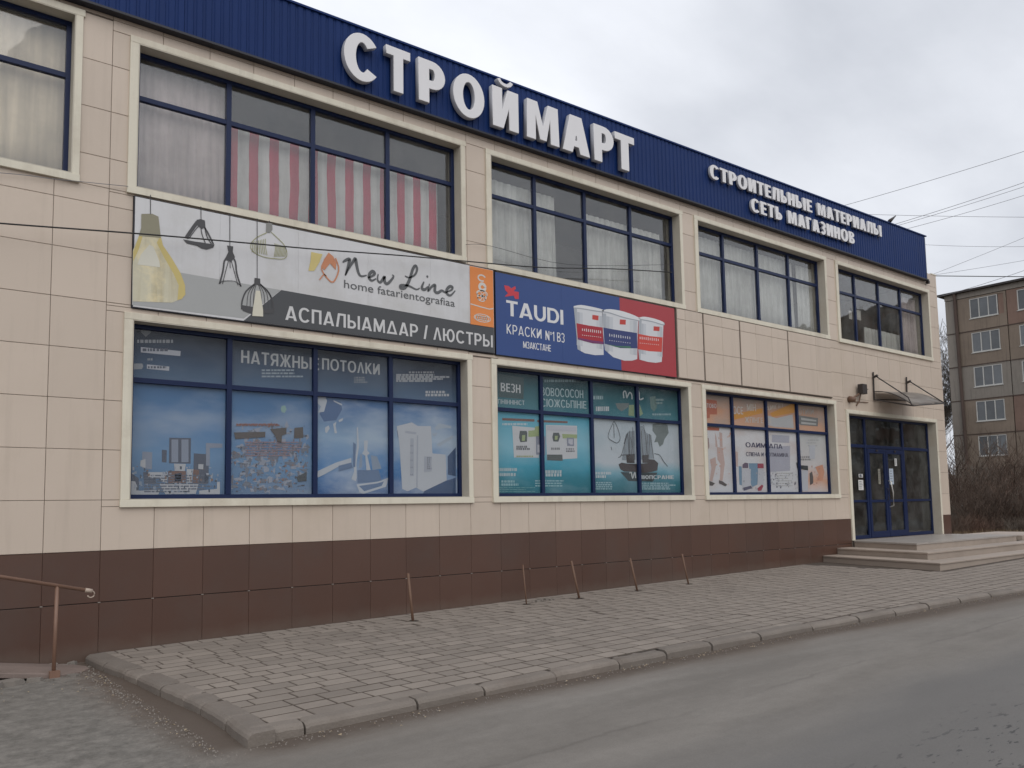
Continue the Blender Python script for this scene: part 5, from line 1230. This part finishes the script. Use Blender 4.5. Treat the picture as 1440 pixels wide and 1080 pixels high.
for (x, y, s, h, lb) in ((-.42, -.90, .16, .07, 'large grey concrete chunk under the ramp slab at the left edge'), (-.18, -.86, .10, .05, 'concrete chunk just left of the handrail post foot'), (.18, -.83, .09, .03, 'flat pale concrete flake right of the handrail post foot'),
    (-.6, -1.0, .2, .09, 'broadest concrete chunk, lowest by the ramp at left edge'), (-.05, -.95, .07, .03, 'small concrete crumb in front of the handrail post foot'), (.31, -.10, .06, .05, 'stone wedged between the plinth and the kerb end'), (.20, -.22, .09, .045, 'broken paving piece between ramp tip and kerb end'), (.12, -.10, .08, .05, 'broken paving piece against the plinth above the ramp tip')):
    mb = MB(); chunk(mb, x, y, rz(x), s, h); tag(mb.build('concrete_chunk', MT['rubble']), lb, 'rubble', 'broken concrete chunks by the ramp')
# leaf litter and grit
mb = MB(); rr = random.Random(5)
for k in range(260):
    if k < 60: x, y = .42+abs(rr.gauss(0, .10))*-1, rr.uniform(-4.6, -.5)
    elif k < 210: x = rr.uniform(.4, 14); y = ky(x)-.10-abs(rr.gauss(0, .10))
    else: x, y = rr.uniform(-1, .3), rr.uniform(-1.8, -.9)
    z = rz(x)+.022; s = rr.uniform(.004, .020)*(1.8 if k in (5, 17, 33, 41) else 1); a = rr.uniform(0, 6.28)
    dx, dy = s*math.cos(a), s*math.sin(a)
    mb.quad((x-dx, y-dy, z), (x+dy*.5, y-dx*.5, z+s*.4), (x+dx, y+dy, z), (x-dy*.5, y+dx*.5, z+s*.25))
tag(mb.build('leaf_litter', MT['litter']), kind='stuff')
mb = MB()
for k in range(1500):
    if rr.random() < .3: x, y = .44-abs(rr.gauss(0, .12)), rr.uniform(-5, -.4)
    else: x = rr.uniform(.3, 18); y = ky(x)-.09-abs(rr.gauss(0, .09))
    s = rr.uniform(.002, .009); z = rz(x)+.012; mb.v += [(x-s, y-s, z), (x+s, y-s*.8, z), (x+s*.3, y+s, z), (x, y, z+s*1.3)]
    j = len(mb.v)-4; mb.f += [(j, j+1, j+3), (j+1, j+2, j+3), (j+2, j, j+3)]
tag(mb.build('grit', MT['rubble']), kind='stuff')

# ------------------------------------------------------------------ apartment block far right
apt = thing('apartment_block', 'five-storey weathered brown and grey panel apartment block beyond the shop', 'building')
BX = 65.0; ST = 2.65; Z0 = -.95
def slopez(y): return 0
zb = [2.70+ST*k for k in range(6)]         # storey joints
mb = MB(); mb.box(BX+.16, BX+12, -42, 17.75, -1.5, zb[5]+.45); mb.build('core', MT['pangrey'], apt)
yj = [17.75, 16.85, 13.35, 10.0, 6.6, 3.2, -.2, -3.6, -7.0, -10.4, -13.8, -17.2, -20.6, -24, -27.4, -30.8, -34.2, -37.6, -41]
cols_ = ['pangrey', 'panbrown', 'panred', 'panbrown', 'pangrey']
wins = {}
for ci, (y1, y0) in enumerate(zip(yj, yj[1:])):
    for k in range(6):
        z0, z1 = (zb[k-1] if k else -1.4), zb[k]
        if ci == 0: m_ = 'pangrey'
        else: m_ = random.Random(ci*7+k).choice(['panbrown', 'panbrown', 'pangrey'] if ci == 1 else ['panred', 'panbrown', 'panred', 'pangrey'])
        if ci == 1: m_ = {5: 'panbrown', 4: 'panbrown', 3: 'pangrey', 2: 'panbrown', 1: 'panbrown', 0: 'pandark'}[k]
        if k == 0 or ci == 0:
            MB().box(BX, BX+.15, y0+.03, y1-.03, z0+.03, z1-.03).build('wall_panel', MT[m_], apt); continue
        w0, w1 = (13.95, 15.95) if ci == 1 else (y0+.72, y1-.72)
        if k == 5 and ci == 1: w0 = 13.55
        c0 = z0+.95; c1 = z0+2.50
        mb = MB()
        mb.box(BX, BX+.15, y0+.03, w0, z0+.03, z1-.03).box(BX, BX+.15, w1, y1-.03, z0+.03, z1-.03).box(BX, BX+.15, w0, w1, z0+.03, c0).box(BX, BX+.15, w0, w1, c1, z1-.03)
        mb.build('wall_panel', MT[m_], apt)
        wn = bpy.data.objects.new('window', None); C.objects.link(wn); wn.parent = apt
        mb = MB(); f_ = .07; X0, X1 = BX+.02, BX+.09; wa, wb = w0, w1
        if k == 5 and ci == 1: wa = w0+.42; MB().box(BX+.03, BX+.10, w0, wa-.05, c0, c1).build('boarded_pane', MT['panred'], wn)
        mb.box(X0, X1, wa, wb, c0, c0+f_).box(X0, X1, wa, wb, c1-f_, c1).box(X0, X1, wa, wa+f_, c0+f_, c1-f_).box(X0, X1, wb-f_, wb, c0+f_, c1-f_)
        for q in (1, 2): yy = wa+(wb-wa)*q/3; mb.box(X0, X1, yy-.035, yy+.035, c0+f_, c1-f_)
        mb.box(BX-.05, BX+.02, wa-.05, wb+.05, c0-.05, c0)
        mb.build('frame', MT['winwhite'], wn)
        for q in range(3): MB().box(BX+.05, BX+.07, wa+(wb-wa)*q/3+.04, wa+(wb-wa)*(q+1)/3-.04, c0+f_, c1-f_).build('pane', MT['glassfar'], wn)
MB().box(BX-.01, BX+.15, -42, 17.75, zb[5]+.02, zb[5]+.44).build('attic_band', MT['pangrey'], apt)
mb = MB()
for k in range(5): mb.box(BX-.03, BX+.16, -42, 17.75, zb[k]-.035, zb[k]+.035)
mb.build('joint_seal', MT['pandark'], apt)
MB().box(BX-.28, BX+12.4, -42.4, 18.2, zb[5]+.45, zb[5]+.60).build('roof', MT['roof'], apt)
MB().tube([(BX-.12, 16.75, -1), (BX-.12, 16.95, zb[5]+.44)], .13, 8).build('drainpipe', MT['pandark'], apt)
mb = MB()
for k in range(3): mb.tube([(BX+1+k*.4, 10.8-k*.9, zb[5]+.65), (BX+1+k*.4, 10.8-k*.9, zb[5]+.65+.5)], .12, 6)
mb.build('vent', MT['roof'], apt)
# low garage wall in front of it
gw = thing('garage', 'low dark brown shed wall behind the bare thicket at right', 'shed')
MB().box(54, 58, -12, 8.8, -1.3, 1.55).build('wall', pmat('shed_brown', (.065, .038, .030), .8, .2, 1, 9), gw)
MB().box(53.8, 58.2, -12.2, 9.0, 1.56, 1.68).build('roof', MT['roof'], gw)

# ------------------------------------------------------------------ bare trees and thicket
def branch(mb, p, d, L, r, depth, rr, spread=.5, up=.12, kids=(2, 3), minr=.006, sides=4):
    pts = [p]; q = p.copy(); dd = d.copy(); ns = 3 if depth > 1 else 2
    for i in range(ns):
        dd = (dd+Vector((rr.gauss(0, .10), rr.gauss(0, .10), rr.gauss(0, .06)+up*.3))).normalized(); q = q+dd*L/ns; pts.append(q.copy())
    r2 = max(r*.62, minr); mb.tube(pts, r, sides if r > .03 else 3, r2, cap=False)
    if depth <= 0: return
    for k in range(rr.randint(*kids)):
        t = rr.uniform(.45, 1); s_ = pts[0].lerp(pts[-1], t) if k else pts[-1]
        if k: s_ = pts[min(ns, max(1, int(t*ns)))]
        a = rr.uniform(0, 6.28); sd_ = Vector((math.cos(a), math.sin(a), rr.uniform(-.1, .5)))
        nd = (dd*(1-spread)+sd_*spread+Vector((0, 0, up))).normalized()
        branch(mb, s_.copy(), nd, L*rr.uniform(.62, .86), r2*rr.uniform(.6, .9), depth-1, rr, spread, up, kids, minr, sides)
def bare_tree(name, label, loc, H, seed, depth=6, group=None, trunkmat='bark', twig='twig2', r0=.16, kids=(2, 3), minr=.008, spread=.5):
    rr = random.Random(seed); t = thing(name, label, 'tree', group, loc)
    th = H*.22; MB().tube([(0, 0, -.3), (rr.gauss(0, .05), rr.gauss(0, .05), th*.5), (rr.gauss(0, .1), rr.gauss(0, .1), th)], r0, 8, r0*.75).build('trunk', MT[trunkmat], t, True)
    mb = MB()
    for k in range(4):
        a = rr.uniform(0, 6.28); branch(mb, Vector((0, 0, th*(.85+.05*k))), Vector((math.cos(a)*.45, math.sin(a)*.45, 1)).normalized(), H*.24, r0*.6, depth, rr, spread, .15, kids, minr)
    mb.build('crown', MT[twig], t); return t
bare_tree('bare_tree', 'tall bare tree in the gap between the shop corner and apartment block', (71, 21.6, -1), 17, 21, 6, r0=.22, minr=.016, kids=(3, 3))
bare_tree('bare_tree', 'bare leafless tree partly hidden behind the right corner of the shop', (60, 20.5, -1), 11, 8, 6, r0=.18, minr=.014, kids=(3, 3))
bare_tree('bare_tree', 'bare tree on the far side of the street near the road bend', (44, -13, -1), 13, 4, 6, r0=.22, minr=.02, kids=(3, 3))
bare_tree('bare_tree', 'bare tree across the street behind the viewpoint', (3.0, -25, -1.2), 15, 9, 5, r0=.22, minr=.014, kids=(3, 3))
bare_tree('bare_tree', 'bare tree across the street beside the second roadside tree', (33, -20, -1), 12, 14, 5, r0=.2, minr=.016, kids=(3, 3))
def wedge(px, dist):
    d = (px-PCX)/F_PX*_rt+_fw; d.z = 0; d.normalize(); return EYE.x+d.x*dist, EYE.y+d.y*dist
def shrub_mesh(seed, n=46, H=1.0):
    rr = random.Random(seed); mb = MB()
    for k in range(n):
        a = rr.uniform(0, 6.28); tilt = abs(rr.gauss(0, .55)); d = Vector((math.cos(a)*tilt, math.sin(a)*tilt, 1)).normalized()
        branch(mb, Vector((rr.gauss(0, .28), rr.gauss(0, .28), -.05)), d, H*rr.uniform(.28, .50), .0075, 3, rr, .52, .12, (2, 3), .0028, 3)
    return mb.mesh('bare_shrub', MT['twig'])
sms = [shrub_mesh(s) for s in (1, 2, 3, 4, 5)]
sms[4].materials.clear(); sms[4].materials.append(MT['twig2']); sms[2].materials.clear(); sms[2].materials.append(pmat('red_twig', (.095, .055, .040), .95, .25, 1, 20, rnd=.2))
rr = random.Random(77)
SG = 'bare brown shrubs of the thicket'
k = 0
for row, (d0, hh) in enumerate(((36, .9), (40, 1.8), (44, 2.3), (48, 2.9), (53, 3.3), (58, 3.5))):
    for px in range(1318, 1520, 21 if d0 > 40 else 26):
        x, y = wedge(px+rr.uniform(-9, 9), d0+rr.uniform(-1.8, 1.8))
        if x < 24.5 or (y > -.5 and x < 24.5): continue
        o = bpy.data.objects.new('bare_shrub', sms[k % 5]); C.objects.link(o); h_ = hh*rr.uniform(.75, 1.2)
        o.location = (x, y, -1.0); o.scale = (h_*.95, h_*.95, h_); o.rotation_euler = (0, 0, rr.uniform(0, 6))
        tag(o, 'leafless brown shrub tangled in the thicket before the apartment block', 'shrub', SG); k += 1
for px, dd, H, lb in ((1349, 43, 5.6, 'thin tree with whitewashed trunk nearest the shop corner in the thicket'), (1402, 45, 5.4, 'thin tree with whitewashed trunk below the apartment windows, middle of the thicket'), (1431, 44, 4.8, 'thin whitewashed sapling at the right edge of the thicket')):
    x, y = wedge(px, dd); bare_tree('young_tree', lb, (x, y, -1), H, px, 4, None, 'whitebark', 'twig', .075, (2, 3), .008, .45)
# dry grass and fallen stems
mb = MB()
for k in range(5200):
    x, y = wedge(rr.uniform(1318, 1500), rr.uniform(27, 44)); 
    if x < 24.4: continue
    s = rr.uniform(.01, .022); h_ = rr.uniform(.05, .28); a = rr.uniform(0, 6.28); lx, ly = rr.gauss(0, .12), rr.gauss(0, .12)
    z = rz(x)-.03; mb.v += [(x-s*math.cos(a), y-s*math.sin(a), z), (x+s*math.cos(a), y+s*math.sin(a), z), (x+lx, y+ly, z+h_)]; j = len(mb.v)-3; mb.f.append((j, j+1, j+2))
tag(mb.build('dry_grass', pmat('dry_grass', (.20, .145, .088), .95, .3, .5, 8)), kind='stuff')

# ------------------------------------------------------------------ overhead wires
def wire(pts, r_, lb, mat='wire', grp=None, nm='overhead_wire'):
    P = []
    for a, b in zip(pts, pts[1:]):
        for k in range(8): P.append(tuple(a[j]+(b[j]-a[j])*k/8 for j in range(3)))
    P.append(pts[-1]); o = MB().tube(P, r_, 5).build(nm, MT[mat], smooth=True); return tag(o, lb, 'wire', grp)
def px3(x, y, X):
    d = (x-PCX)/F_PX*_rt-(y-PCY)/F_PX*_up+_fw; return tuple(EYE+d*((X-EYE.x)/d.x))
def span(x0, y0, x1, y1, X, sag, r_, lb, ext=.6, mat='wire'):
    a, b = Vector(px3(x0, y0, X)), Vector(px3(x1, y1, X+3)); d = b-a; a2, b2 = a-d*.25, b+d*ext; P = []
    for k in range(17): t = k/16; p = a2.lerp(b2, t); p.z -= sag*4*t*(1-t)*.5-sag*.35; P.append(tuple(p))
    tag(MB().tube(P, r_, 4).build('overhead_wire', MT[mat], smooth=True), lb, 'wire')
span(1180, 292, 1440, 212, 34, .3, .010, 'topmost thin wire rising to the right above the parapet end')
span(1262, 315, 1440, 256, 34, .2, .010, 'upper of two close parallel wires rising right from the parapet corner')
span(1262, 318, 1440, 262, 35, .2, .009, 'lower of two close parallel wires rising right from the parapet corner')
span(1278, 322, 1440, 274, 36, .25, .009, 'third rising wire just below the close parallel pair')
span(1222, 302, 1440, 305, 38, .15, .009, 'level pale wire crossing the rising wires above the parapet corner')
span(1300, 345, 1440, 346, 40, .3, .008, 'faint sagging wire in the sky beside the parapet end')
span(1312, 386, 1440, 334, 40, .1, .008, 'faint short wire climbing to the right edge in the sky')
span(1312, 388, 1440, 389, 30, .02, .016, 'dark level wire leaving the wall top towards the right edge', mat='cable')
span(1320, 386, 1440, 366, 42, .1, .008, 'faint wire just above the dark level wire')
span(1342, 412, 1440, 380, 42, .2, .011, 'rising wire crossing just above the apartment block roof')
def cab(L, Y, r_, lb, mat='cable'):
    P = [(at(x, y, Y)[0], Y, at(x, y, Y)[1]) for x, y in L]; sp = []
    xz = smooth_path([(p[0], p[2]) for p in P], 5)
    o = MB().tube([(a, Y, b) for a, b in xz], r_, 6).build('cable', MT[mat], smooth=True); return tag(o, lb, 'cable')
cab([(-260, 292), (0, 314), (200, 329), (350, 342), (450, 351), (560, 359), (640, 366), (760, 376), (860, 378), (945, 383)], -.22, .0095, 'thick black cable strung across the lamp banner below the upper windows')
cab([(-260, 226), (0, 243), (80, 252), (180, 262)], -.05, .004, 'thin grey cable on the tiles below the far left window', 'wire')
cab([(655, 344), (690, 346), (800, 372), (945, 372)], -.06, .0035, 'thin loose wire hanging across the window above the paint banner', 'cable')
# small floodlight on the parapet edge
fl = thing('roof_lamp', 'tiny dark lamp sticking up from the parapet edge near its right end', 'lamp')
a = px3(1246, 314, 21.0); X_ = 20.4; p = at(1248, 312, -.1)
MB().tube([(p[0], -.1, pz1(p[0])), (p[0]+.15, -.12, pz1(p[0])+.10)], .02, 6).build('arm', MT['metal'], fl)
MB().tube([(p[0]+.08, -.12, pz1(p[0])+.06), (p[0]+.36, -.16, pz1(p[0])+.26)], .055, 8, .012).build('lamp_head', MT['metal'], fl, True)
